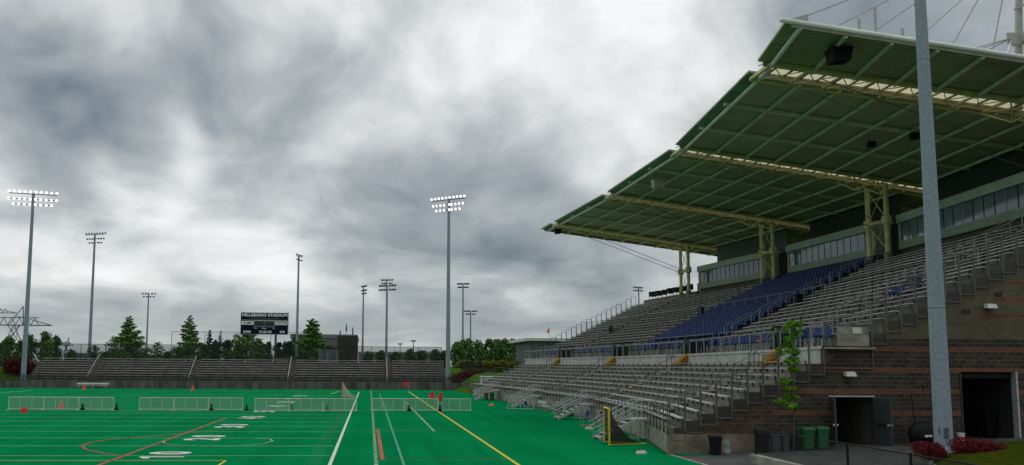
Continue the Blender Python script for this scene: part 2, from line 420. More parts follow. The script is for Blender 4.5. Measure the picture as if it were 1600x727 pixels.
strip(b, [(-13, 110), (-8.3, 128)], .12, .016, LRF); [strip(b, [(-9.6+q*.137, 30+q), (-9.6+(q+.9)*.137, 30.9+q)], .05, .016, LB) for q in (3, 5.5, 8, 9.5, 12, 16, 19.5, 23)]
strip(b, [(-31, 34.5), (-24, 52)], .08, .016, LB)
tag(b.build('field_line_markings', LW), kind='structure')

def text_mesh(txt, size, bold=0., ext=0.0, align='CENTER'):
    c = bpy.data.curves.new('lettering', 'FONT'); c.body = txt; c.size = size; c.offset = bold; c.extrude = ext; c.align_x = align; c.align_y = 'CENTER'
    c.resolution_u = 3
    o = bpy.data.objects.new('lettering', c); COL.objects.link(o); bpy.context.view_layer.update()
    me = bpy.data.meshes.new_from_object(o.evaluated_get(bpy.context.evaluated_depsgraph_get()))
    bpy.data.objects.remove(o); return me
def text_obj(name, txt, size, mt, loc, rot, parent=None, bold=0., sx=1., ext=0., fit=None):
    me = text_mesh(txt, size, bold, ext)
    xs_ = [v.co.x for v in me.vertices]; ys_ = [v.co.y for v in me.vertices]
    cx, cy = (max(xs_)+min(xs_))/2, (max(ys_)+min(ys_))/2
    kx = ky = 1
    if fit: kx = fit[0]/(max(xs_)-min(xs_)); ky = fit[1]/(max(ys_)-min(ys_))
    for v in me.vertices: v.co.x = (v.co.x-cx)*kx*sx; v.co.y = (v.co.y-cy)*ky
    me.materials.append(mt)
    o = bpy.data.objects.new(name, me); COL.objects.link(o)
    if parent: o.parent = parent; o.location = Vector(loc)-wloc(parent)
    else: o.location = loc
    o.rotation_euler = rot
    return o
bb = MB()
def add_mesh(b, me, mtx):
    b.add([mtx @ v.co for v in me.vertices], [tuple(p.vertices) for p in me.polygons])
for i, s in enumerate(['10', '20', '30', '40', '50', '40', '30', '20', '10']):
    y = G0+(i+1)*10*YD
    for k, ch in enumerate(s):
        if ch == '1':
            pl = [(-.12, -.95), (.20, -.95), (.20, .95), (-.02, .95), (-.62, .62), (-.52, .36), (-.12, .52)]
            yy = y-.72; bb.add([(-8.9-v_, yy+u_, .024) for u_, v_ in pl], [tuple(range(7))]); continue
        me = text_mesh(ch, 1.0, .035)
        xs_ = [v.co.x for v in me.vertices]; ys_ = [v.co.y for v in me.vertices]
        w = (.62 if ch == '1' else 1.25); 
        cx, cy = (max(xs_)+min(xs_))/2, (max(ys_)+min(ys_))/2
        kx = w/(max(xs_)-min(xs_)); ky = 1.9/(max(ys_)-min(ys_))
        yy = y+(-.95 if k == 0 else .95)
        b2 = [( -8.9-(v.co.y-cy)*ky, yy+(v.co.x-cx)*kx, .024) for v in me.vertices]
        bb.add(b2, [tuple(p.vertices) for p in me.polygons])
tag(bb.build('yard_numbers', LW), kind='structure')

# ------------------------------------------------------------------ GRANDSTAND
V = [(14.0, 38.5), (15.6, 46.3), (17.4, 64.3), (17.0, 82.4), (15.65, 100.3), (14.45, 116.)]
DD = [(1, 0), (1.0, -.015), (1.01, .042), (1.005, .042), (.975, .03), (.96, .02)]
def P(t, u, z=0.):
    k = max(0, min(4, int(math.floor(t)))); a = t-k
    p = [V[k][i]+DD[k][i]*u for i in (0, 1)]; q = [V[k+1][i]+DD[k+1][i]*u for i in (0, 1)]
    return Vector((p[0]+(q[0]-p[0])*a, p[1]+(q[1]-p[1])*a, z))
SEGL = [8.0, 18.1, 18.1, 18., 15.8]
def lowdeck(i): return 1.2+.34*i       # i 0..9
def updeck(i): return 5.77 if i == 0 else 6.36+.37*(i-1)   # i 0..18
LP = .765; UP = .76; U0 = 10.07; NR = 19
UT = U0+NR*UP; ZT = updeck(18)+.2
GS = thing('grandstand', (14, 38.5, 0), 'large concrete grandstand with green cantilever roof along the right side of the turf', 'grandstand')
def sweep(b, prof, t0=0, t1=5, mt=None, closed=False, cap=False):
    ts = sorted(set([t0, t1]+[k for k in range(6) if t0 < k < t1]))
    n = len(prof); vs = [P(t, u, z) for t in ts for (u, z) in prof]
    fs = []
    for j in range(len(ts)-1):
        for i in range(n if closed else n-1):
            i2 = (i+1) % n; fs.append((j*n+i, (j+1)*n+i, (j+1)*n+i2, j*n+i2))
    if cap: fs += [tuple(range(n)), tuple(range((len(ts)-1)*n, len(ts)*n))[::-1]]
    b.add(vs, fs, mt)
# lower terrace
b = MB()
prof = [(.0, 0)]
for i in range(10):
    prof += [(i*LP, lowdeck(i)), ((i+1)*LP, lowdeck(i))]
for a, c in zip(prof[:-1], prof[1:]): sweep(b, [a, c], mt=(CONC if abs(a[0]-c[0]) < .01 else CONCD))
b.build('lower_terrace', CONC, GS)
b = MB(); sweep(b, [(7.65, 4.26), (7.65, 4.98), (7.58, 4.98), (7.58, 5.12), (7.75, 5.12), (U0, 5.1)], mt=WHITEC)
sweep(b, [(7.75, 5.124), (U0, 5.124)], mt=CONCD)
cw = b.build('concourse_wall', WHITEC, GS)
b = MB()
prof = [(U0, 5.1)]
for i in range(NR): prof += [(U0+i*UP, updeck(i)), (U0+(i+1)*UP, updeck(i))]
prof += [(UT, ZT), (UT+1.2, ZT)]
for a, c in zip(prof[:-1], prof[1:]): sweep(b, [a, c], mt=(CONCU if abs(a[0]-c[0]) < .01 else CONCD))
b.build('upper_terrace', CONC, GS)
b = MB(); sweep(b, [(UT+1.2, ZT), (UT+1.2, ZT+.75), (UT+1.5, ZT+.75), (UT+1.5, 0)], t0=4.0, t1=5)
b.build('rear_wall', mat('brown_rear_wall', (.13, .105, .075), .9), GS)

# end wall (near): strips between stepped top and ground, with door and roll-up openings
YE = 38.5
def topz(x):
    u = x-14.0
    if u < 7.65: return lowdeck(min(9, int(u/LP+1e-6)))
    if u < U0: return 5.1
    return updeck(min(18, int((u-U0)/UP+1e-6)))
cuts = [14.0+i*LP for i in range(11)]+[14+U0+i*UP for i in range(NR+1)]+[14+UT+4]+[21.99, 24.0, 28.38, 31.32]
cuts = sorted(set(round(c, 3) for c in cuts))
b = MB()
YF = YE-.02
for a, c in zip(cuts[:-1], cuts[1:]):
    mx_ = (a+c)/2; zt = topz(mx_)
    spans = [(-.1, zt)]
    if 21.99 <= mx_ <= 24.0: spans = [(2.71, zt)]
    if 28.38 <= mx_ <= 31.32: spans = [(3.93, zt)]
    for z0, z1 in spans: b.box(a, c, YF, YF+.30, z0, z1)
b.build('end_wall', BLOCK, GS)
b = MB()      # plain concrete plinth at the foot of the wall and end of the field wall
b.box(13.98, 20.9, YF-.06, YF-.003, -.1, .95); b.box(13.96, 14.2, YF-.1, YF+.2, -.1, 1.19); b.build('plinth', mat('stained_plinth_concrete', (.13, .10, .07), .9, col2=(.24, .20, .15), scale=1.2), GS)
b = MB(); b.box(21.65, 24.1, YF-.25, YF-.003, 4.97, 5.06); b.build('ledge', CONC, GS)
# far end wall
b = MB()
for i in range(10):
    p = P(5, i*LP); q = P(5, (i+1)*LP); b.quad((p.x, p.y, 0), (q.x, q.y, 0), (q.x, q.y, lowdeck(i)), (p.x, p.y, lowdeck(i)))
for i in range(-3, NR):
    p = P(5, U0+i*UP); q = P(5, U0+(i+1)*UP); z = updeck(max(i, 0)) if i >= 0 else 5.1; b.quad((p.x, p.y, 0), (q.x, q.y, 0), (q.x, q.y, z), (p.x, p.y, z))
b.build('far_end_wall', BLOCK, GS)
# back face
b = MB(); sweep(b, [(UT+9.5, 0), (UT+9.5, 16.2)]); b.build('back_wall', BLOCK, GS)
# rooms behind openings
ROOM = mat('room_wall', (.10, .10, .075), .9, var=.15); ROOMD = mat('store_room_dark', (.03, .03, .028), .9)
def room(b, x0, x1, y0, y1, z0, z1):
    b.quad((x0, y0, z0), (x0, y1, z0), (x0, y1, z1), (x0, y0, z1)); b.quad((x1, y1, z0), (x1, y0, z0), (x1, y0, z1), (x1, y1, z1))
    b.quad((x0, y1, z0), (x1, y1, z0), (x1, y1, z1), (x0, y1, z1)); b.quad((x0, y0, z1), (x1, y0, z1), (x1, y1, z1), (x0, y1, z1)); b.quad((x0, y0, z0), (x1, y0, z0), (x1, y1, z0), (x0, y1, z0))
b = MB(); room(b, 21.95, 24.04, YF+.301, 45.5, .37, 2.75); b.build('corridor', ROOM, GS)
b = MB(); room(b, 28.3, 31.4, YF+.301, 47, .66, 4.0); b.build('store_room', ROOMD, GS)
# double door: frame, both leaves swung outwards
DOORM = mat('grey_green_door', (.045, .055, .058), .5, var=.15)
b = MB(); b.box(21.93, 22.01, YF-.05, YF+.3, .37, 2.76); b.box(23.98, 24.05, YF-.05, YF+.3, .37, 2.76); b.box(21.8, 24.05, YF-.06, YF-.004, 2.70, 2.77, GALVL)
b.build('door_frame', DOORM, GS)
def leaf(x, ang, side):
    c, s_ = math.cos(ang), math.sin(ang); b = MB()
    p = Vector((x, YF-.05, 0)); q = p+Vector((c*.96, s_*.96, 0)); n = Vector((-s_, c, 0))*.025
    z0, z1 = .47, 2.67
    b.hexa([p-n+Vector((0, 0, z0)), q-n+Vector((0, 0, z0)), q+n+Vector((0, 0, z0)), p+n+Vector((0, 0, z0)), p-n+Vector((0, 0, z1)), q-n+Vector((0, 0, z1)), q+n+Vector((0, 0, z1)), p+n+Vector((0, 0, z1))])
    for a in (.06, .94):
        m1 = p+(q-p)*a; b.bar(m1+Vector((0, 0, z0+.1)), m1+Vector((0, 0, z1-.1)), .07, .07)
    o = b.build('door', DOORM, GS)
    h = MB(); 
    h.bar(p+(q-p)*.1+Vector((0, 0, 1.45))-n*2.5, q-(q-p)*.08+Vector((0, 0, 1.45))-n*2.5, .07, .07, DARK)
    h.tube(p+(q-p)*.9+Vector((0, 0, 1.43))-n*4.5, p+(q-p)*.9+Vector((0, 0, 1.43))+n*4.5, .06, mt=GALVL)
    h.build('handle', DARK, o); return o
leaf(24.05, R(-80), 1)
leaf(21.93, R(-112), -1)
b = MB(); b.box(31.22, 31.32, YF-.04, YF+.3, .6, 3.93, GALVL); b.box(28.38, 28.46, YF-.04, YF+.3, .6, 3.93); b.tube((28.4, YF+.5, 3.75), (31.3, YF+.5, 3.75), .16, mt=ROOMD)
b.build('roll_up_door_frame', DARK, GS)
for (x, z) in ((28.9, 6.87), (30.59, 7.71)):
    b = MB(); b.box(x-.18, x+.2, YF-.03, YF-.003, z-.1, z+.1)
    for k in range(4): b.box(x-.16, x+.18, YF-.045, YF-.031, z-.085+k*.045, z-.065+k*.045)
    b.build('wall_vent', DARK, GS)
def wall_lamp(x, z, lab):
    t_ = thing('wall_lamp', (x, YF-.003, z), lab, 'wall lamp', 'floodlights on the block wall')
    b = MB(); b.box(x-.2, x+.2, YF-.2, YF-.004, z-.08, z+.12); b.hexa([(x-.27, YF-.34, z-.1), (x+.27, YF-.34, z-.1), (x+.24, YF-.2, z-.09), (x-.24, YF-.2, z-.09), (x-.2, YF-.3, z+.1), (x+.2, YF-.3, z+.1), (x+.18, YF-.2, z+.1), (x-.18, YF-.2, z+.1)])
    b.build('housing', WHITEP, t_)
    b = MB(); b.box(x-.2, x+.2, YF-.32, YF-.21, z-.125, z-.102); b.build('lens', mat('lamp_lens', (.2, .2, .17), .3), t_)
wall_lamp(22.8, 3.78, 'white floodlight on the block wall above the open double door')
wall_lamp(30.03, 7.11, 'white floodlight high on the wall above the dark roll up opening')

# benches
BRK = mat('bench_bracket', (.05, .05, .045), .7)
def bench_mb(t0, t1, u, z, L_, mplank):
    b = MB(); a = P(t0, u, z); c = P(t1, u, z); d = (c-a).normalized()
    off = Vector((d.y, -d.x, 0)); off = off if off.x < 0 else -off
    a2 = a+off*.14; c2 = c+off*.14
    b.bar(a2, c2, .27, .05, mplank)
    n = max(2, int(L_/1.5))
    for i in range(n+1):
        p = a2+(c2-a2)*(.02+.96*i/n)
        b.box(p.x+.06, p.x+.13, p.y-.025, p.y+.025, z-.22, z-.026, BRK)
    return b
benches = []
for k in range(5):
    g = .6/SEGL[k]
    ta = k+(g if k > 0 else .02); tb = k+1-(g if k < 4 else .01)
    for i in range(10): benches.append((ta, tb, (i)*LP+(.02 if i else .15), lowdeck(i)+.12 if i else 1.2+.42, SEGL[k], 'low', k, i))
    if k == 2: continue
    for i in range(NR): benches.append((ta, tb, U0+i*UP+(.02 if i else .12), updeck(i)+.12, SEGL[k], 'up', k, i))
def bsize(bn):
    p = (P(bn[0], bn[2], bn[3])+P(bn[1], bn[2], bn[3]))/2; return bn[4]/(p-Vector((0, 0, 4))).length
benches.sort(key=lambda q: -bsize(q))
rest = MB()
PLK = [mat('aluminium_plank_%s' % nm, c, .45, var=.25, scale=1.4, metal=.3) for nm, c in (('pale', (.50, .50, .48)), ('mid', (.43, .43, .42)), ('worn', (.37, .365, .35)))]
for j, q in enumerate(benches):
    bm_ = bench_mb(q[0], q[1], q[2], q[3], q[4], random.choice(PLK))
    if j < 100: bm_.build('bench', ALU, GS)
    else: rest.add(bm_.v, bm_.f); rest.mi = rest.mi[:-len(bm_.f)]+bm_.mi
tag(rest.build('bench', ALU, GS), kind='stuff')
# blue folding seats in the middle section of the upper tier
def seat_mb(p, d):
    b = MB(); o = Vector((d.y, -d.x, 0)); o = o if o.x < 0 else -o
    w = .23
    def pt(a, c, z): return p+d*a+o*c+Vector((0, 0, z))
    b.hexa([pt(-w, .30, .40), pt(w, .30, .40), pt(w, -.12, .36), pt(-w, -.12, .36), pt(-w, .32, .45), pt(w, .32, .45), pt(w, -.12, .41), pt(-w, -.12, .41)])
    b.hexa([pt(-w, -.12, .38), pt(w, -.12, .38), pt(w, -.16, .38), pt(-w, -.16, .38), pt(-w*.85, -.20, .82), pt(w*.85, -.20, .82), pt(w*.85, -.24, .80), pt(-w*.85, -.24, .80)])
    b.hexa([pt(-.03, -.1, 0), pt(.03, -.1, 0), pt(.03, -.16, 0), pt(-.03, -.16, 0), pt(-.03, -.1, .38), pt(.03, -.1, .38), pt(.03, -.16, .38), pt(-.03, -.16, .38)], DARK)
    return b
seats = []
for i in range(NR):
    a = P(2.04, U0+i*UP+.5, updeck(i)); c = P(2.965, U0+i*UP+.5, updeck(i)); d = (c-a).normalized(); n = int((c-a).length/.56)
    for j in range(n):
        seats.append((a+(c-a)*((j+.5)/n), d))
    # end-of-row extension of blue seats in the neighbouring far section (front rows only)
seats.sort(key=lambda s_: (s_[0]-Vector((0, 0, 4))).length)
rest = MB()
for j, (p, d) in enumerate(seats):
    sb = seat_mb(p, d)
    if j < 100: sb.build('seat', BLUE, GS)
    else: rest.add(sb.v, sb.f); rest.mi = rest.mi[:-len(sb.f)]+sb.mi
tag(rest.build('seat', BLUE, GS), kind='stuff')
# aisles: half steps
for k in range(1, 5):
    for (tier, n, dk, u_0, p_) in (('lower', 9, lowdeck, 0, LP), ('upper', NR-1, updeck, U0, UP)):
        b = MB()
        for i in range(n):
            z0, z1 = dk(i), dk(i+1); ts = .55/18
            a = P(k-ts if k > 1 else k-.55/8, u_0+(i+1)*p_-.36); c = P(k+ts, u_0+(i+1)*p_-.36); a2 = P(k-ts if k > 1 else k-.55/8, u_0+(i+1)*p_-.003); c2 = P(k+ts, u_0+(i+1)*p_-.003)
            zz = (z0+z1)/2+.01
            b.hexa([Vector((*q.xy, z)) for z in (z0+.002, zz) for q in (a, a2, c2, c)])
        b.build('aisle_steps', RUST, GS)
    # yellow nosed steps up to the concourse
    b = MB(); ts = .6/18
    tl_ = k-.28/8 if k == 1 else k-.28/18; tr_ = k+.28/18
    for i in range(5):
        ua, ub = 7.65-.21*(5-i), 7.65-.21*(4-i) ; zt = 4.26+(i+1)*.17
        if i < 5: b.hexa([P(tl_, ua, 4.262), P(tl_, 7.66, 4.262), P(tr_, 7.66, 4.262), P(tr_, ua, 4.262), P(tl_, ua, zt), P(tl_, 7.66, zt), P(tr_, 7.66, zt), P(tr_, ua, zt)])
    # side cheeks bring the flight down to the seating
    b.build('concourse_steps', YEL, GS)
    b = MB(); a = P(k+.0, 10.0, 5.125)
    for i in range(3):
        b.hexa([P(k-ts, U0-.75+i*.25, 5.126), P(k-ts, U0-.003, 5.126), P(k+ts, U0-.003, 5.126), P(k+ts, U0-.75+i*.25, 5.126)]+[P(k-ts, U0-.75+i*.25, 5.3+.2*i), P(k-ts, U0-.003, 5.3+.2*i), P(k+ts, U0-.003, 5.3+.2*i), P(k+ts, U0-.75+i*.25, 5.3+.2*i)])
    b.build('upper_entry_steps', RUST, GS)
# end railings with mesh infill
INF = netmat('rail_mesh', (.05, .052, .055), .38)
def end_rail(t, ua, ub, zb, zt, out, infill=True, zm=None):
    a = P(t, ua); c = P(t, ub); b = MB(); y = out
    a = a+Vector((0, y, 0)); c = c+Vector((0, y, 0)); r = .028
    b.path([(a.x+.03, a.y, zb), (a.x+.03, a.y, zt), (c.x-.02, c.y, zt), (c.x-.02, c.y, zb), (a.x+.03, a.y, zb)], r, mt=GALVD)
    o = b.build('end_railing', GALVD, GS)
    if infill:
        b = MB(); b.quad((a.x+.05, a.y, zb+.02), (c.x-.05, c.y, zb+.02), (c.x-.05, c.y, zm), (a.x+.05, a.y, zm)); b.build('mesh_infill', INF, o)
for i in range(10): end_rail(0, i*LP, (i+1)*LP, lowdeck(i)-.53, lowdeck(i)+1.42, -.07, True, lowdeck(i)+.02)
end_rail(0, 7.65, U0, 4.05, 6.15, -.07, False)
for i in range(NR): end_rail(0, U0+i*UP, U0+(i+1)*UP, updeck(i)-.55, updeck(i)+1.42, -.07, True, updeck(i)+.02)
for i in range(0, NR): end_rail(5, U0+i*UP, U0+(i+1)*UP, updeck(i)-.1, updeck(i)+1.45, .07, False)
for i in range(0, 10, 2): end_rail(5, i*LP, (i+2)*LP, lowdeck(i)-.1, lowdeck(i)+1.3, .07, False)
# wall-top and concourse rails
def rail(t0, t1, u, z, h, step, name, mt, mids=(), r=.025, base=0.):
    b = MB(); a = P(t0, u, z); c = P(t1, u, z); L_ = (c-a).length; n = max(1, round(L_/step))
    for i in range(n+1):
        p = a+(c-a)*(i/n); b.tube(p-Vector((0, 0, base)), p+Vector((0, 0, h)), r, n=6)
        if base: b.box(p.x-.03, p.x+.0, p.y-.05, p.y+.05, p.z-base, p.z-.05, DARK)
    for hh in (h,)+tuple(mids): b.tube(a+Vector((0, 0, hh)), c+Vector((0, 0, hh)), r, n=6)
    return b.build(name, mt, GS)
for k in range(5):
    g = .6/SEGL[k]; ta = k+(g if k else 0); tb = k+1-(g if k < 4 else 0)
    rail(ta, tb, -.05, 1.2, .95, 1.25, 'wall_railing', GALVD, (.5,), .028, .28)
    rail(ta, tb, 7.68, 5.12, 1.02, 1.9, 'concourse_railing', RAILL, (), .04)
    rail(ta, tb, U0+.03, 5.77, 1.0, 1.9, 'upper_front_railing', RAILL, (.5,), .03)
    rail(ta, tb, U0+9*UP+.1, updeck(9), 1.0, 2.2, 'mid_tier_railing', RAILL, (), .032)
# aisle handrails
def hoop(b, t, u_a, u_b, za, zb, h=.95, r=.026):
    a = P(t, u_a); c = P(t, u_b)
    b.path([(a.x, a.y, za), (a.x, a.y, za+h), (a.x+.15, a.y, za+h+.08), (c.x-.15, c.y, zb+h+.02), (c.x, c.y, zb+h), (c.x, c.y, zb)], r)
for k in range(1, 5):
    for i in (0, 3, 6):
        b = MB(); hoop(b, k-.35/18, i*LP+.4, (i+2)*LP+.4, lowdeck(i), lowdeck(i+2)); b.build('handrail', GALVD, GS)
    for s_ in (-1, 1):
        for i in (1, 5, 9, 13):
            b = MB(); hoop(b, k+s_*.75/18, U0+i*UP+.3, U0+(i+3)*UP+.3, updeck(i), updeck(i+3), 1.05, .034); b.build('handrail', RAILL, GS)
    for s_ in (-1, 1):
        b = MB(); hoop(b, k+s_*.62/18, 6.2, 7.75, lowdeck(8), 5.1, 1.0, .03); b.build('handrail', GALVD, GS)
for i in (1, 4, 7):
    b = MB(); hoop(b, .52, i*LP+.4, (i+1)*LP+.5, lowdeck(i), lowdeck(i+1), .95); b.build('handrail', GALVD, GS)

# ------------------------------------------------------------------ press box
UB = UT+.75
def face(b, t0, t1, u, z0, z1, mt=None):
    b.quad(P(t0, u, z0), P(t1, u, z0), P(t1, u, z1), P(t0, u, z1), mt)
MULL = mat('window_mullion', (.30, .33, .34), .4, metal=.4)
def press(t0, t1, n, ref):
    b = MB(); Z0 = ZT
    def bx(ua, ub, za, zb, mt=None, ta=t0, tb=t1):
        b.hexa([P(ta, ua, za), P(ta, ub, za), P(tb, ub, za), P(tb, ua, za), P(ta, ua, zb), P(ta, ub, zb), P(tb, ub, zb), P(tb, ua, zb)], mt)
    bx(UB+.35, UB+7, Z0, 13.72, mat('press_box_base', (.09, .085, .07), .9))
    bx(UB+.05, UB+7, 13.72, 14.36); bx(UB-.12, UB+7, 15.86, 16.52, PBOXH); bx(UB+3, UB+7, 14.36, 15.86, DARK)
    for z in (13.78, 13.9, 14.02, 14.14, 14.26): bx(UB+.0, UB+.05, z, z+.05)
    e = .35/(18)
    bx(UB+.05, UB+3, 14.36, 15.86, None, t0, t0+e); bx(UB+.05, UB+3, 14.36, 15.86, None, t1-e, t1)
    pb = b.build('press_box', PBOX, GS)
    for i in range(n):
        a = t0+e+(t1-t0-2*e)*i/n; c = t0+e+(t1-t0-2*e)*(i+1)/n; g = (c-a)*.04
        b = MB(); face(b, a+g, c-g, UB+.1, 14.38, 15.85); w_ = b.build('window', GLASS, pb)
    for i in range(n+1):
        a = t0+e+(t1-t0-2*e)*i/n; b = MB(); b.bar(P(a, UB+.09, 14.36), P(a, UB+.09, 15.86), .05, .03); b.build('mullion', MULL if (ref and i % 4 == 2) else BLACK, pb)
    # set-back plant screen in the far bay; elsewhere a dark sheet painting interior shade
    b = MB(); nn = int(18/.3)
    for i in range(nn):
        a = t0+(t1-t0)*i/nn; c = t0+(t1-t0)*(i+1)/nn; ua = UB+2.6+(.05 if i % 2 else 0); uc_ = UB+2.6+(0 if i % 2 else .05)
        b.quad(P(a, ua, 16.5), P(c, uc_, 16.5), P(c, uc_, 19.2), P(a, ua, 19.2))
    b.build('screen_or_shade_sheet', mat('ribbed_plant_screen', (.09, .105, .10), .6) if t0 > 3 else mat('painted_interior_shade', (.035, .04, .035), .8), GS)
press(3.13, 3.93, 14, 0); press(2.12, 2.90, 13, 1); press(1.12, 1.94, 13, 1); press(0.0, .92, 6, 1)
b = MB(); sweep(b, [(UB+1.6, ZT), (UB+1.6, 16.4)], t0=0, t1=4.0); b.build('link_wall', mat('dark_link_wall', (.03, .03, .025), .9), GS)

# ------------------------------------------------------------------ canopy roof
UE = 6.8; UR = 36.
def zr(u): return 21.75-.12*(u-UE)
bays = [(.167, .88), (1.075-.03, 1.94), (2.035, 2.94), (3.035, 3.935), (4.04, 4.27)]
UPP = [UE+.75+2.45*i for i in range(12)]
for k, (t0, t1) in enumerate(bays):
    b = MB()
    b.hexa([P(t0, UE, zr(UE)), P(t0, UR, zr(UR)), P(t1, UR, zr(UR)), P(t1, UE, zr(UE)), P(t0, UE, zr(UE)+.1), P(t0, UR, zr(UR)+.1), P(t1, UR, zr(UR)+.1), P(t1, UE, zr(UE)+.1)])
    L_ = (P(t1, UE)-P(t0, UE)).length; n = int(L_/.28)
    for i in range(n):     # ribs of the corrugated sheet under the whole bay
        a = t0+(t1-t0)*(i+.25)/n; w_ = (t1-t0)/n*.5
        uend = UR if k == 0 else UE+.9
        b.hexa([P(a, UE-.02, zr(UE)-.05), P(a, uend, zr(uend)-.05), P(a+w_, uend, zr(uend)-.05), P(a+w_, UE-.02, zr(UE)-.05), P(a, UE-.02, zr(UE)+.0), P(a, uend, zr(uend)), P(a+w_, uend, zr(uend)), P(a+w_, UE-.02, zr(UE))], SHEET if k else None)
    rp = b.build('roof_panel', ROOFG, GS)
    for u in UPP[1:]:
        b = MB(); b.bar(P(t0+.004, u, zr(u)-.27), P(t1-.004, u, zr(u)-.27), .15, .18)
        b.build('purlin', PURL if u > UPP[0] else EAVE, rp)
    for q in ((1/3., 2/3.) if L_ > 10 else ()):
        tt = t0+(t1-t0)*q; b = MB(); b.bar(P(tt, UE+.3, zr(UE+.3)-.17), P(tt, UR, zr(UR)-.17), .20, .22, None)
        b.build('rafter', mat('rafter_green', (.72, .66, .50), .55), rp)
    for tt, e_ in ((t0, .005), (t1, -.005)):
        b = MB(); b.bar(P(tt+e_, UE+.3, zr(UE+.3)-.14), P(tt+e_, UR, zr(UR)-.14), .14, .24)
        b.build('edge_rafter', mat('edge_rafter_green', (.30, .27, .20), .55), rp)
# tubes at the rake edges
b = MB(); b.tube(P(.160, UE-.3, zr(UE-.3)+.02), P(.160, UR, zr(UR)+.02), .125, n=14); b.build('rake_tube', EAVE, GS, smooth=True)
b = MB(); b.tube(P(4.275, UE-.3, zr(UE-.3)+.02), P(4.275, UR, zr(UR)+.02), .125, n=14); b.build('rake_tube', EAVE, GS, smooth=True)
b = MB()
ts = [.167, 1, 2, 3, 4, 4.27]
for a, c in zip(ts[:-1], ts[1:]): b.tube(P(a, UE+.75, zr(UE+.75)-.24), P(c, UE+.75, zr(UE+.75)-.24), .13, n=10)
b.build('eave_tube', EAVE, GS, smooth=True)
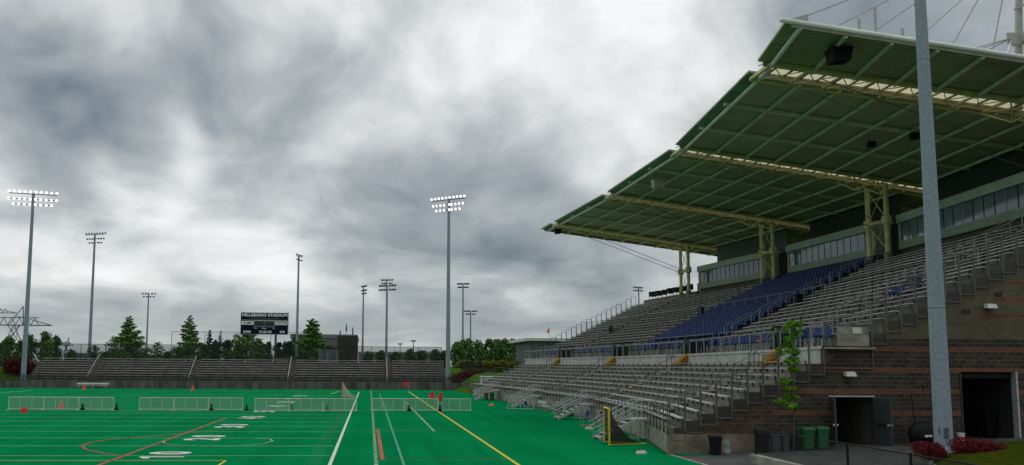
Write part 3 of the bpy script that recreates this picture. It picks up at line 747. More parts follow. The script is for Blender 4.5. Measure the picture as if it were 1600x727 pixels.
# trusses with clear sheet strips over them
MASTC = mat('mast_pale_paint', (.42, .42, .40), .5, var=.08)
for k in (1, 2, 3, 4):
    wg = 1.25
    def Q(u, z, s_): 
        p = P(k, u, z); p.y += s_; return p
    b = MB()
    for s_ in (-wg, wg):
        b.bar(Q(UE+.4, zr(UE)-.28, s_), Q(UT+7, zr(UT+7)-.28, s_), .24, .22)
    b.bar(Q(UE+.4, zr(UE)-.30, -wg), Q(UE+.4, zr(UE)-.30, wg), .2, .2)
    n = 9; du = (UT+1-UE-.6)/n
    for i in range(n):
        ua = UE+.6+i*du; ub = ua+du; um = (ua+ub)/2
        dz = lambda u: .30
        dl = lambda u: 1.1
        b.bar(Q(ua, zr(ua)-dz(ua), -wg), Q(ub, zr(ub)-dz(ub), wg), .05, .05); b.bar(Q(ua, zr(ua)-dz(ua), wg), Q(ub, zr(ub)-dz(ub), -wg), .05, .05)
        b.bar(Q(ub, zr(ub)-dz(ub), -wg), Q(ub, zr(ub)-dz(ub), wg), .10, .10)
        if ua > UT-3.5:
            for s_ in (-wg, wg):
                b.bar(Q(ua, zr(ua)-dz(ua), s_), Q(um, zr(um)-dl(um), 0), .09, .09); b.bar(Q(ub, zr(ub)-dz(ub), s_), Q(um, zr(um)-dl(um), 0), .09, .09)
    b.build('truss', CREAM, GS)
    b = MB(); n = 70
    for i in range(n):   # corrugated translucent sheet
        ua = UE+1.0+(UR-UE-1)*i/n; ub = UE+1.0+(UR-UE-1)*(i+1)/n; um = (ua+ub)/2
        b.quad(Q(ua, zr(ua)+.16, -1.7), Q(um, zr(um)+.24, -1.7), Q(um, zr(um)+.24, 1.7), Q(ua, zr(ua)+.16, 1.7)); b.quad(Q(um, zr(um)+.24, -1.7), Q(ub, zr(ub)+.16, -1.7), Q(ub, zr(ub)+.16, 1.7), Q(um, zr(um)+.24, 1.7))
    for i in range(30):  # dark bars added to stand in for the shadows of the corrugations
        ua = UE+1.3+i*1.0; b.bar(Q(ua, zr(ua)+.09, -1.5), Q(ua, zr(ua)+.09, 1.5), .13, .07, GALVD)
    b.build('clear_roof_strip', CLEAR, GS)
    # paired columns with bracing
    uc = UT+.5 if k == 1 else UT-.35
    for s_ in (-wg, wg):
        b = MB(); zt = zr(uc)-.5
        b.tube(Q(uc, ZT-.1, s_), Q(uc, zt, s_), .2, n=12); b.lathe(Q(uc, ZT-.3, s_), [(.3, 0), (.3, .9), (.22, .95)], n=12, mt=CONC); b.lathe(Q(uc, 15.7, s_), [(.21, 0), (.38, .1), (.38, .7), (.21, .8)], n=12)
        b.build('column', CREAM, GS, smooth=False)
        b = MB(); b.tube(Q(uc+6.5, ZT-.1, s_), Q(uc+6.5, zr(uc+6.5)-.7, s_), .2, n=12); b.build('column', CREAM, GS)
    b = MB(); b.bar(Q(uc, 16.1, -wg), Q(uc, 16.1, wg), .2, .25)
    for (za, zb) in ((13.6, 16.0), (16.2, 19.0)):
        b.tube(Q(uc, za, -wg), Q(uc, zb, wg), .035, n=6); b.tube(Q(uc, za, wg), Q(uc, zb, -wg), .035, n=6)
    b.build('brace', CREAM, GS)
    # mast and stay cables
    um = UT-1.1 if k == 1 else UT-.35
    for s_ in (-.55, .55):
        b = MB(); b.tube(Q(um, zr(um), s_), Q(um+.5, 31, s_*.4), .24, .16, n=12); b.build('mast', MASTC, GS, smooth=False)
    b = MB(); b.bar(Q(um+.1, 24.0, -.7), Q(um+.1, 24.0, .7), .35, .5); b.box(*(lambda q: (q.x-.9, q.x+.2, q.y-.05, q.y+.05, 23.6, 24.3))(Q(um, 0, 0)))
    for z in (22.5, 26, 28):
        b3 = MB(); b3.bar(Q(um+.1, z, -.5), Q(um+.1, z, .5), .1, .1); b3.build('mast_rung', MASTC, GS)
    b.build('mast_plate', MASTC, GS)
    for uu_ in (UE+.3, UE+3.5, UE+7, UE+10.5, UE+14):
        b = MB(); b.tube(Q(uu_, zr(uu_)+.1, 0), Q(um, 30.5 if uu_ != UE+7 else 29.5, 0), .042, n=5); b.build('stay_cable', GALVL, GS)
    if k < 5:
        for (ka, ua) in ((k-.6, UE+9), (k+.5, UE+5), (k+.5, UE+9), (k-.5, UE+13)):
            if ka < .17 or ka > 4.25: continue
            b = MB(); b.tube(P(ka, ua, zr(ua)+.1), Q(um-.6, 24.0, 0), .036, n=5); b.build('stay_cable', GALVL, GS)
    # stay below the roof back to the column
    for s_ in (-1, 1):
        b = MB(); b.tube(Q(UE+3.6, zr(UE+3.6)-.6, s_), Q(uc, 15.9, s_*.9), .03, n=5); b.build('under_stay', GALVD, GS)
b = MB(); a = P(.17, UE+.1, zr(UE)+.1); b.add([a+Vector((0, -.03, 0)), a+Vector((1.1, -.03, -.18)), a+Vector((1.1, -.03, .35)), a+Vector((0, .03, 0)), a+Vector((1.1, .03, -.18)), a+Vector((1.1, .03, .35))], [(0, 1, 2), (5, 4, 3), (0, 2, 5, 3), (1, 4, 5, 2), (0, 3, 4, 1)])
b.tube(a+Vector((1.0, 0, .25)), P(1, UT-1.1, 30.5), .045, n=5)
b.build('corner_stay_bracket', MASTC, GS)
for (x, y, z0, z1) in ((27.95, 43, 20.8, 24.15), (27.0, 43, 20.9, 23.48), (29.5, 43, 20.6, 23.0)):
    b = MB(); b.tube((x, y, z0+.3), (x, y, z1), .085, n=8); b.build('roof_post', MASTC, GS)

# loudspeakers hanging under the roof and the boxes along the rear wall
def spk(t, u, dz, s, lab, rz=0, mt=BLACK):
    p = P(t, u, zr(u)-dz); o = thing('hanging_loudspeaker', p, lab, 'loudspeaker', 'loudspeakers under the canopy')
    b = MB()
    b.hexa([Vector(c) + p for c in [(-.55*s, -.4*s, -.5*s), (.45*s, -.4*s, -.42*s), (.5*s, .4*s, -.4*s), (-.5*s, .4*s, -.5*s), (-.6*s, -.45*s, .35*s), (.6*s, -.45*s, .35*s), (.6*s, .45*s, .35*s), (-.6*s, .45*s, .35*s)]])
    b.build('cabinet', mt, o)
    b = MB()
    for dx in (-.4*s, .4*s): b.tube(p+Vector((dx, 0, .35*s)), p+Vector((dx, 0, dz-.05)), .03, n=6)
    b.bar(p+Vector((-.6*s, 0, .42*s)), p+Vector((.6*s, 0, .42*s)), .1, .08); b.build('bracket', GALVD, o)
spk(.38, UE+3.4, .62, .95, 'large black loudspeaker hanging from the nearest roof bay')
spk(2.45, UE+1.9, .8, .9, 'grey loudspeaker cluster hanging near the eave of the third roof bay', mt=mat('grey_cabinet', (.5, .46, .42), .7))
spk(4.1, UE+1.3, .6, .7, 'small dark loudspeaker under the far tip of the canopy')
spk(1.3, UE+13, .7, .5, 'small dark loudspeaker far under the roof near the right edge of the photo')
spk(1.45, UE+11.5, .7, .45, 'small dark loudspeaker deep under the roof above the press box windows')
bx0 = None
for i in range(7):
    t_ = 4.14+.115*i; p = P(t_, UT+1.35, ZT+.75)
    lab = '%s black equipment box on short legs from the canopy along the rear parapet' % ORD[i]
    if bx0 is None:
        bx0 = thing('equipment_box', p, lab, 'equipment box', 'black boxes along the rear parapet')
        b = MB(); b.box(p.x-.35, p.x+.35, p.y-.45, p.y+.45, p.z+.35, p.z+1.05); b.build('cabinet', BLACK, bx0)
        for sx in (-.3, .3):
            for sy in (-.38, .38):
                b = MB(); b.tube((p.x+sx, p.y+sy, p.z), (p.x+sx, p.y+sy, p.z+.36), .03, n=6); b.build('leg', DARK, bx0)
    else: dup(bx0, p, R(random.uniform(-25, 25)), lab, scale=random.uniform(.85, 1.1))

# ------------------------------------------------------------------ loose things on the concourse
def make_chair(loc, lab, group):
    o = thing('plastic_chair', loc, lab, 'chair', group); p = Vector(loc)
    b = MB()
    b.hexa([p+Vector(c) for c in [(-.22, -.22, .42), (.22, -.22, .42), (.22, .22, .42), (-.22, .22, .42), (-.24, -.23, .46), (.22, -.23, .46), (.22, .23, .46), (-.24, .23, .46)]]); b.build('seat', BLUE, o)
    b = MB(); b.hexa([p+Vector(c) for c in [(.2, -.22, .5), (.24, -.22, .5), (.24, .22, .5), (.2, .22, .5), (.30, -.19, .86), (.33, -.19, .85), (.33, .19, .85), (.30, .19, .86)]]); b.build('backrest', BLUE, o)
    for sx, sy in ((-1, -1), (-1, 1), (1, -1), (1, 1)):
        b = MB(); b.tube(p+Vector((.19*sx, .19*sy, .43)), p+Vector((.25*sx, .22*sy, 0)), .015, n=6); b.build('leg', GALVL, o)
    return o
segw = ['before the nearest aisle', 'between nearest and second aisles', 'between second and third aisles', 'between third and fourth aisles', 'beyond the farthest aisle']
ch0 = None
SPOTS = [[.22, .3, .38, .46, .54, .66, .74], [.14, .18, .22, .26, .34, .38, .42, .46, .54, .58, .62, .66, .76, .8, .84], [.16, .2, .24, .28, .32, .4, .44, .48, .56, .6, .64, .68, .72, .8, .84], [.18, .22, .26, .3, .34, .38, .46, .5, .54, .62, .66, .7, .74, .8], [.2, .26, .32, .38, .44, .5, .56]]
for k in range(5):
    for i, a in enumerate(SPOTS[k]):
        p = P(k+a, 8.35+random.uniform(-.1, .15), 5.13)
        lab = '%s blue concourse chair counted from the camera %s' % (ORD[i], segw[k])
        if ch0 is None: ch0 = make_chair(p, lab, 'blue chairs along the concourse')
        else: dup(ch0, p, R(random.uniform(-12, 12)), lab, scale=1.22)
def make_bin(loc, lab, mt, group=None, name='wheeled_bin', cat='bin', s=1.0, n_='lid'):
    p = Vector(loc); o = thing(name, loc, lab, cat, group)
    b = MB(); w, w2, h = .20*s, .25*s, .90*s
    b.hexa([p+Vector(c) for c in [(-w, -w, .04), (w, -w, .04), (w, w, .04), (-w, w, .04), (-w2, -w2, h), (w2, -w2, h), (w2, w2, h), (-w2, w2, h)]])
    b.box(p.x-w2-.02, p.x+w2+.02, p.y-w2-.02, p.y+w2+.02, p.z+h-.09, p.z+h-.04); b.build('bin_body', mt, o)
    b = MB(); e = w2+.035
    b.hexa([p+Vector(c) for c in [(-e, -e, h), (e, -e, h), (e, e+.05, h), (-e, e+.05, h), (-e*.85, -e*.85, h+.09*s), (e*.85, -e*.85, h+.09*s), (e*.85, e, h+.11*s), (-e*.85, e, h+.11*s)]]); b.tube(p+Vector((-e*.8, e+.05, h+.02)), p+Vector((e*.8, e+.05, h+.02)), .025, n=6); b.build('lid', mt, o)
    for sx in (-1, 1):
        b = MB(); b.tube(p+Vector((sx*(w+.0), w, .11)), p+Vector((sx*(w+.06), w, .11)), .11, n=14); b.build('wheel', DARK, o)
    return o
def make_can(loc, lab, mt, group=None, s=1.0, liner=False):
    p = Vector(loc); o = thing('trash_can', loc, lab, 'trash can', group)
    b = MB(); b.lathe(p, [(.20*s, 0), (.21*s, .03), (.25*s, .84*s), (.28*s, .86*s), (.28*s, .92*s), (.23*s, .92*s), (.21*s, .80*s)], n=20); b.build('barrel', mt, o, smooth=False)
    b = MB()
    for a in (0, math.pi): b.tube(p+Vector((.26*s*math.cos(a), -.07, .7*s)), p+Vector((.26*s*math.cos(a), .07, .7*s)), .03, n=6)
    b.build('handle', mt, o); return o
rc0 = gb0 = None
for k in range(1, 5):
    w = ['nearest', 'second nearest', 'third', 'farthest'][k-1]
    for sgn, side in ((-1, 'near'), (1, 'far')):
        tt = k+sgn*(1.25/18 if not (k == 1 and sgn < 0) else 1.25/8); p = P(tt, 8.5, 5.13)
        lab = 'black frame receptacle with flat top on the %s side of the %s aisle' % (side, w)
        if rc0 is None:
            rc0 = thing('waste_receptacle', p, lab, 'waste receptacle', 'black receptacles by the aisles')
            b = MB(); b.box(p.x-.42, p.x+.42, p.y-.42, p.y+.42, p.z+1.3, p.z+1.38); b.build('top', BLACK, rc0)
            for sx in (-.38, .38):
                for sy in (-.38, .38):
                    b = MB(); b.box(p.x+sx-.03, p.x+sx+.03, p.y+sy-.03, p.y+sy+.03, p.z, p.z+1.3); b.build('post', BLACK, rc0)
            b = MB(); b.lathe(p, [(.28, 0), (.33, .95), (.3, .95)], n=16); b.build('barrel', mat('black_plastic', (.015, .015, .018), .5), rc0)
        else: dup(rc0, p, 0, lab)
    p = P(k+2.2/18, 8.5, 5.13); lab = 'green bin behind the rail just beyond the %s aisle' % w
    if gb0 is None: gb0 = make_bin(p, lab, GREENP, 'green bins on the concourse', s=1.1)
    else: dup(gb0, p, 0, lab)
make_bin(P(.78, 8.6, 5.13), 'grey bin on the concourse near the end of the stand', GREYP, s=1.05)
sgb = MB(); p = P(.02, 8.9, 0)
sgb.box(22.45, 24.0, YE+.05, YE+.15, 5.125, 6.05); sgb.build('end_parapet', CONC, GS)
sg = MB(); sg.box(23.15, 23.6, YE-.0, YE+.045, 5.72, 6.02); sg.build('notice_board', WHITEP, GS)
# things standing in the upper seating
for (t_, i, c_, lab) in ((1.93, 8, BLACK, 'black bin standing among the upper benches near the blue seats'), (3.05, 9, BLACK, 'dark bin on the upper tier beside the blue seats, farther aisle'), (.72, 6, GREYP, 'dark bin on the upper tier left of the tall grey mast'), (4.1, 6, BLACK, 'dark bin on the far upper tier beside a pair of blue seats')):
    make_bin(P(t_, U0+i*UP+.35, updeck(i)), lab, c_, s=1.0)
for j, (t_, i) in enumerate(((.80, 5), (.87, 5), (.94, 5), (4.15, 6), (4.19, 6))):
    dup(ch0, P(t_, U0+i*UP+.35, updeck(i)), 0, '%s blue chair of those standing loose in the upper tier, counted from the camera' % ORD[j])

# ------------------------------------------------------------------ portable aluminium stairs down to the turf
def stairs(k, lab):
    top = P(k, -.03, 1.2); o = thing('access_stair', (top.x-2.9, top.y, 0), lab, 'stairs', 'portable stairs against the field wall')
    hw = .62; n = 6; run = 2.15; land = .7
    x1 = top.x-land; x0 = x1-run
    for s_ in (-1, 1):
        b = MB(); y = top.y+s_*hw
        b.bar((x0-.05, y, .04), (x1, y, 1.14), .05, .18); b.bar((x1, y, 1.13), (top.x-.01, y, 1.13), .05, .14); b.build('stringer', GALVL, o)
        b = MB()
        for q in range(6):
            a = q/5.; xx = x0+a*run; zz = .08+a*1.1; b.tube((xx, y, zz), (xx, y, zz+1.0), .022, n=6)
        for h in (1.0, .72, .46): b.path([(x0-.25, y, h-.02), (x1, y, 1.2+h), (top.x-.05, y, 1.2+h)], .024)
        b.tube((top.x-.05, y, 1.15), (top.x-.05, y, 2.2), .022, n=6); b.build('handrail', GALVL, o)
        for xx in (x1, top.x-.15):
            b = MB(); b.tube((xx, y, 0), (xx, y, 1.1), .028, n=6); b.build('leg', GALVL, o)
        b = MB(); b.tube((x1-.9, y, .12), (top.x-.15, y, .12), .02, n=6); b.build('leg_brace', GALVL, o)
    for i in range(n):
        xx = x0+run*(i+.0)/n; zz = .2*(i+1)-.03
        b = MB(); b.box(xx, xx+.30, top.y-hw+.03, top.y+hw-.03, zz-.04, zz); b.build('tread', GALVL, o)
    b = MB(); b.box(x1, top.x-.02, top.y-hw+.03, top.y+hw-.03, 1.15, 1.2); b.build('landing', GALVL, o)
stairs(1, 'nearest aluminium stair from the turf up to the lower seating, behind the yellow goal')
stairs(2, 'second aluminium stair from the camera, with a grey can beside it')
stairs(3, 'third aluminium stair from the camera, with a loose railing panel leaning at it')
stairs(4, 'farthest aluminium stair at the distant end of the lower seating')

# ------------------------------------------------------------------ things on and by the turf
def lacrosse(loc, rz, lab, tubem, netm, s=1.0):
    o = thing('lacrosse_goal', (0, 0, 0), lab, 'sports goal')
    w, h, d = .95*s, 1.86*s, 2.1*s
    for sy in (-1, 1):
        b = MB(); b.tube((0, sy*w, 0), (0, sy*w, h), .05, n=10); b.build('post', tubem, o)
    b = MB(); b.tube((0, -w, h), (0, w, h), .05, n=10); b.build('crossbar', tubem, o)
    b = MB(); b.path([(0, -w, .03), (d, 0, .03), (0, w, .03)], .025); b.build('base_frame', tubem, o)
    b = MB(); n = 8
    def pn(i, sy):
        a = i/n; x = d*a; z = h*((1-a)**2.3); y = sy*w*(1-a)
        return (x, y, z+.03)
    for i in range(n):
        b.quad(pn(i, -1), pn(i+1, -1), pn(i+1, 1), pn(i, 1))
        for sy in (-1, 1):
            a, c = pn(i, sy), pn(i+1, sy); b.quad((a[0], a[1], .03), (c[0], c[1], .03), c, a)
    b.build('net', netm, o)
    o.location = loc; o.rotation_euler = (0, 0, rz); return o
lacrosse((12.62, 43.95, 0), R(-8), 'yellow framed goal with black net at the foot of the stand', YELG, netmat('black_net', (.012, .012, .012), .72))
lacrosse((-3.35, 106.5, 0), R(0), 'orange posted goal with pale net far down the field', mat('orange_goal_tube', (.7, .16, .04), .5), netmat('white_net', (.55, .56, .54), .55))

# net fence panels across the field
NETW = netmat('pale_barrier_net', (.40, .45, .42), .30)
fp0 = None
runs = [(-30.95, 74.7, 2.93, 'leftmost run'), (-20.0, 75.0, 2.98, 'second run from the left'), (-9.9, 74.2, 2.95, 'third run from the left'), (.25, 75.3, 3.0, 'rightmost run')]
for ri, (x, y, w, nm) in enumerate(runs):
    for i in range(3):
        lab = '%s panel of the low white net fence, %s' % (['left', 'middle', 'right'][i], nm); loc = (x+w*i, y+.08*i, 0)
        if fp0 is None:
            fp0 = thing('net_fence_panel', loc, lab, 'portable fence', 'low portable net fence across the turf'); X0, Y0 = loc[0], loc[1]; h = 1.08
            b = MB()
            b.path([(X0, Y0, .06), (X0, Y0, h), (X0+w, Y0, h), (X0+w, Y0, .06), (X0, Y0, .06)], .032, mt=None)
            for q in (1, 2): b.tube((X0+w*q/3, Y0, .06), (X0+w*q/3, Y0, h), .022, n=6)
            b.build('frame', WHITEP, fp0)
            b = MB(); b.quad((X0, Y0+.01, .08), (X0+w, Y0+.01, .08), (X0+w, Y0+.01, h), (X0, Y0+.01, h)); b.build('net', NETW, fp0)
            for q in (.03, w-.03):
                b = MB(); b.bar((X0+q, Y0-.35, .03), (X0+q, Y0+.35, .03), .06, .05); b.build('foot', WHITEP, fp0)
        else: dup(fp0, loc, 0, lab)
def sandbag(x, y, lab, mt=BLACK):
    b = MB(); b.lathe((x, y, 0), [(.10, .0), (.2, .05), (.19, .12), (.10, .2), (.07, .38), (.11, .5), (.03, .55)], n=10, sx=1, sy=.7)
    tag(b.build('weight_bag', mt, loc=(x, y, 0), smooth=True), lab, 'weight bag', 'black weights at the net fence joints')
for x, lab in ((-25.0, 'black weight bag at the first joint of the leftmost fence run'), (-22.2+.05-2.9+2.93, 'black weight bag at the second joint of the leftmost fence run'), (-14.0, 'black weight bag at the first joint of the second fence run'), (-7.0, 'black weight bag at the first joint of the third fence run'), (-3.9, 'black weight bag at the second joint of the third fence run'), (3.35, 'black weight bag at the first joint of the rightmost fence run'), (6.1, 'black weight bag at the second joint of the rightmost fence run'), (-10.95, 'black weight bag at the second joint of the second fence run')):
    sandbag(x+.25, 74.75, lab)
def cone(x, y, lab, h=.46):
    o = thing('traffic_cone', (x, y, 0), lab, 'cone', 'small orange cones on the turf'); b = MB()
    b.lathe((x, y, .03), [(.16*h/.46, 0), (.035, h), (.02, h)], n=12); b.build('cone_body', ORANGE, o)
    b = MB(); b.box(x-.19, x+.19, y-.19, y+.19, 0, .035); b.build('base', ORANGE, o)
cone(-43.77, 132.4, 'orange cone in front of the far white bench', .8); cone(-26.6, 129, 'orange cone at the far wall left of the scoreboard', .9)
cone(-27.2, 76.5, 'orange cone seen through the leftmost net fence run', .75)
b = MB(); b.lathe((12.63, 85.9, 0), [(.3, 0), (.3, .05), (.22, .14), (.1, .18)], n=12)
tag(b.build('marker_disc', ORANGE, loc=(12.63, 85.9, 0)), 'flat orange marker lying on the turf beyond the right hand fence', 'marker')
b = MB(); b.hexa([(-27.95+x, 70.5+y, z) for z, s_ in ((0, .24), (.34, .2)) for x, y in ((-s_, -s_*.8), (s_, -s_*.8), (s_, s_*.8), (-s_, s_*.8))]); b.bar((-28.1, 70.5, .42), (-27.8, 70.5, .42), .03, .03); b.tube((-28.1, 70.5, .3), (-28.1, 70.5, .42), .015, n=5); b.tube((-27.8, 70.5, .3), (-27.8, 70.5, .42), .015, n=5)
tag(b.build('equipment_bag', REDC, loc=(-27.95, 70.5, 0)), 'red square bag on the turf before the leftmost net fence', 'bag')
def flag(x, y, h, lab, w=.5):
    o = thing('corner_flag', (x, y, 0), lab, 'flag', 'red flags on thin poles'); b = MB(); b.tube((x, y, 0), (x, y, h), .022, n=6); b.build('pole', GALVL, o)
    b = MB(); n = 6
    for i in range(n):
        z0 = h-.75*i/n; z1 = h-.75*(i+1)/n; w0 = w*(.2+.8*math.sin(math.pi*(i/n)*.8+.3)); w1 = w*(.2+.8*math.sin(math.pi*((i+1)/n)*.8+.3))
        b.add([(x, y-.02, z0), (x-w0, y+.06*math.sin(i), z0-.03), (x-w1, y+.06*math.sin(i+1), z1-.03), (x, y-.02, z1), (x, y+.02, z0), (x-w0, y+.03+.06*math.sin(i), z0-.03), (x-w1, y+.03+.06*math.sin(i+1), z1-.03), (x, y+.02, z1)], [(0, 1, 2, 3), (7, 6, 5, 4), (1, 5, 6, 2), (0, 4, 5, 1), (3, 2, 6, 7)])
    b.build('cloth', REDC, o)
flag(6.17, 132, 1.6, 'red flag at the far end of the yellow touchline', .8)
flag(5.95, 75.9, 1.75, 'red flag on a thin pole left of its pair at the right hand fence'); flag(6.35, 72.4, 1.75, 'red flag on a thin pole, right and nearer one of its pair', .4)

make_can((15.3, 66.8, 0), 'grey trash can beside the second aluminium stair', GREYP, s=1.0)
make_bin((16.3, 67.1, 0), 'green bin by the second aluminium stair on the turf', GREENP, s=1.0)
make_can((13.9, 98.9, 0), 'grey trash can by the farthest aluminium stair', GREYP, s=1.0)
make_bin((14.7, 99.6, 0), 'green bin beside the farthest aluminium stair on the turf', GREENP, s=1.0)
make_can((14.9, 49.6, 0), 'dark trash can under the nearest aluminium stair', GREYP, s=.9)
for (x, y, rz, lab) in ((15.6, 60.0, 20, 'blue chair on the turf nearer the grey can'), (16.6, 59.0, 60, 'blue chair pushed against the field wall right of another'), (14.6, 76.3, 200, 'blue chair on thin legs between the second and third stairs')):
    dup(ch0, (x, y, 0), R(rz), lab)
# leaning railing panel and low bench next to third stair
o = thing('loose_railing_panel', (13.1, 79.6, 0), 'white tubular railing panel leaning on the third stair', 'railing panel'); b = MB()
A_ = [(13.1, 79.3, .05), (15.6, 78.6, .05), (15.4, 79.2, 1.15), (13.6, 79.7, 1.15)]
b.path(A_+[A_[0]], .03); b.build('frame', GALVL, o)
b = MB()
for i in range(1, 6):
    a = i/6.; p = Vector(A_[0]).lerp(A_[1], a); q = Vector(A_[3]).lerp(A_[2], a); b.tube(p, q, .018, n=5)
b.build('bars', GALVL, o)
def bench_free(x, y, L_, lab, rz=0):
    o = thing('team_bench', (0, 0, 0), lab, 'bench', 'aluminium benches'); b = MB(); b.box(-L_/2, L_/2, -.15, .15, .42, .47); b.build('seat', WHITEP, o)
    b = MB(); b.box(-L_/2, L_/2, .22, .26, .65, .92); b.build('backrest', WHITEP, o)
    for q in (-.42, 0, .42):
        b = MB(); b.bar((q*L_, -.15, 0), (q*L_, .0, .42), .05, .05); b.bar((q*L_, .28, 0), (q*L_, .25, .9), .05, .05); b.bar((q*L_, -.2, .03), (q*L_, .3, .03), .05, .05); b.build('leg', GALVL, o)
    o.location = (x, y, 0); o.rotation_euler = (0, 0, R(rz))
bench_free(-44.7, 139.2, 5.1, 'long white bench before the end wall at the far left of the field')
bench_free(16.1, 76.2, 2.6, 'short bench standing at the field wall beside the third stair', 95)
# small white and black shoes on the turf
def shoes(x, y, lab):
    o = thing('sports_shoes', (x, y, 0), lab, 'shoes')
    for i, (dx, dy, a) in enumerate(((-.11, 0, .3), (.12, .06, -.5))):
        b = MB(); c, s_ = math.cos(a), math.sin(a)
        b.lathe((x+dx, y+dy, 0), [(.13, 0), (.14, .05), (.10, .11), (.05, .2)], n=10, sx=1.15, sy=.6)
        b.lathe((x+dx, y+dy, .19), [(.06, 0), (.05, .05)], n=8, mt=BLACK); b.build('shoe', WHITEP, o)
shoes(12.75, 38.7, 'white and black shoes left on the turf near the end of the stand'); shoes(14.35, 54.0, 'small white and black shoes on the turf left of the nearest stair')
b = MB(); b.lathe((15.3, 57.5, 0), [(.6, .004), (.5, .04), (.2, .05)], n=12, sx=1.2, sy=.5)
tag(b.build('ground_mat', mat('dull_red_mat', (.22, .05, .03), .9), loc=(15.3, 57.5, 0)), 'dull red mat on the turf below the blue chairs', 'mat')

# ------------------------------------------------------------------ by the block wall
def sg_(x): return .012+.045*(x-14)
make_bin((15.76, 37.4, sg_(15.8)), 'black bin alone against the concrete foot of the end wall', BLACK, s=.88)
o = thing('crumpled_bag', (16.36, 37.6, sg_(16.8)), 'pale clear plastic bag slumped beside the lone black bin', 'plastic bag')
b = MB(); b.lathe((16.36, 37.6, sg_(16.8)), [(.2, 0), (.22, .1), (.16, .3), (.2, .42), (.12, .62)], n=9, sx=1, sy=.8); b.build('film', netmat('bag_film', (.30, .36, .36), .5), o)
b = MB(); b.lathe((16.36, 37.6, sg_(16.8)+.02), [(.12, 0), (.13, .08), (.05, .12)], n=8); b.build('contents', WHITEP, o)
make_bin((18.08, 37.6, sg_(18)), 'black bin furthest left of the row behind the wire fence', BLACK, s=.95)
make_can((18.62, 37.5, sg_(18.6)), 'blue grey barrel, left of its pair, behind the wire fence', GREYP, s=.85)
make_can((19.14, 37.6, sg_(19.3)), 'blue grey barrel, right of its pair, behind the wire fence', GREYP, s=.82)
make_bin((19.62, 37.75, sg_(20)), 'low black bin between the grey barrels and the green bins', BLACK, s=.75)
make_bin((20.18, 37.6, sg_(20.7)), 'green wheeled bin, left of the pair by the open door', GREENP, 'green bins by the door', s=1.03)
make_bin((20.86, 37.6, sg_(21.4)), 'green wheeled bin, right of the pair by the open door', GREENP, 'green bins by the door', s=1.03)
b = MB(); b.box(14.15, 17.6, 37.75, 38.2, .03, .09)
tag(b.build('turf_offcut', TURF, loc=(15.8, 38, .03)), 'strip of green turf lying along the concrete foot of the end wall', 'turf strip')
# black covered kettle cart with a thin hoop frame
o = thing('covered_cart', (25.75, 37.3, sg_(25.75)), 'large black rounded cover on a cart in front of the block wall', 'covered cart'); z = sg_(25.75)
b = MB(); b.lathe((25.75, 37.4, z+.1), [(.62, 0), (.72, .3), (.70, .6), (.55, .85), (.25, .98), (.05, 1.0)], n=20, sx=1.05, sy=.7); b.build('cover', BLACK, o, smooth=True)
for s_ in (-.45, .45):
    b = MB(); b.tube((25.75+s_, 36.95, z+.12), (25.75+s_, 37.03, z+.12), .12, n=12); b.build('wheel', DARK, o)
for s_ in (-.28, -.1):
    b = MB(); b.lathe((25.75+s_, 36.88, z+.42+.07*s_), [(.07, 0), (.09, .06), (.04, .1)], n=8); b.build('tag', WHITEP, o)
o = thing('hook_stand', (25.55, 37.5, sg_(25.5)), 'thin black pole frame with a hook rising beside the black cover', 'pole frame'); b = MB()
b.path([(25.55, 37.7, z-.02), (25.4, 37.7, 2.85), (27.6, 37.7, 2.85)], .025); b.path([(26.0, 37.7, 2.85), (26.0, 37.7, 3.2), (25.92, 37.7, 3.32), (25.75, 37.7, 3.2)], .02); b.build('frame', BLACK, o)
b = MB(); b.tube((26.9, 37.7, z), (26.9, 37.7, 2.84), .025, n=6); b.build('leg', BLACK, o)
o = thing('bucket', (27.65, 37.6, sg_(28.1)), 'white bucket with a red mark beside the dark opening', 'bucket'); z = sg_(27.65)
b = MB(); b.lathe((27.65, 37.6, z), [(.13, 0), (.16, .42), (.175, .42), (.175, .46), (.14, .46)], n=16); b.build('pail', WHITEP, o)
b = MB(); b.lathe((27.65, 37.6, z+.2), [(.150, 0), (.156, .1)], n=16); b.build('label_band', REDC, o)
make_bin((31.0, 40.2, .68), 'dark bin standing inside the dark roll up opening', BLACK, s=1.35)
# wire fence on a low wall, running towards the camera
WIRE = netmat('black_wire_mesh', (.02, .02, .02), .13, sx=11)
o = thing('wire_fence', (16.05, 34, .55), 'black chain link fence with round posts on the low wall at bottom right', 'fence'); b = MB()
b = MB(); b.tube((16.05, 12, 1.52), (16.05, 34, 1.52), .022, n=8); b.build('top_rail', BLACK, o)
for y in (34, 27.3, 24.0, 20.6, 17.2, 13.9):
    b = MB(); b.tube((16.05, y, .3), (16.05, y, 1.56), .04, n=8); b.build('post', BLACK, o)
b = MB(); b.quad((16.05, 12, .48), (16.05, 34, .48), (16.05, 34, 1.51), (16.05, 12, 1.51)); b.build('mesh', WIRE, o)
b = MB(); b.box(15.9, 16.2, 10, 34.3, -.1, .46)
tag(b.build('low_wall', CONC, loc=(16.05, 22, -.1)), 'low pale concrete wall carrying the wire fence', 'wall')

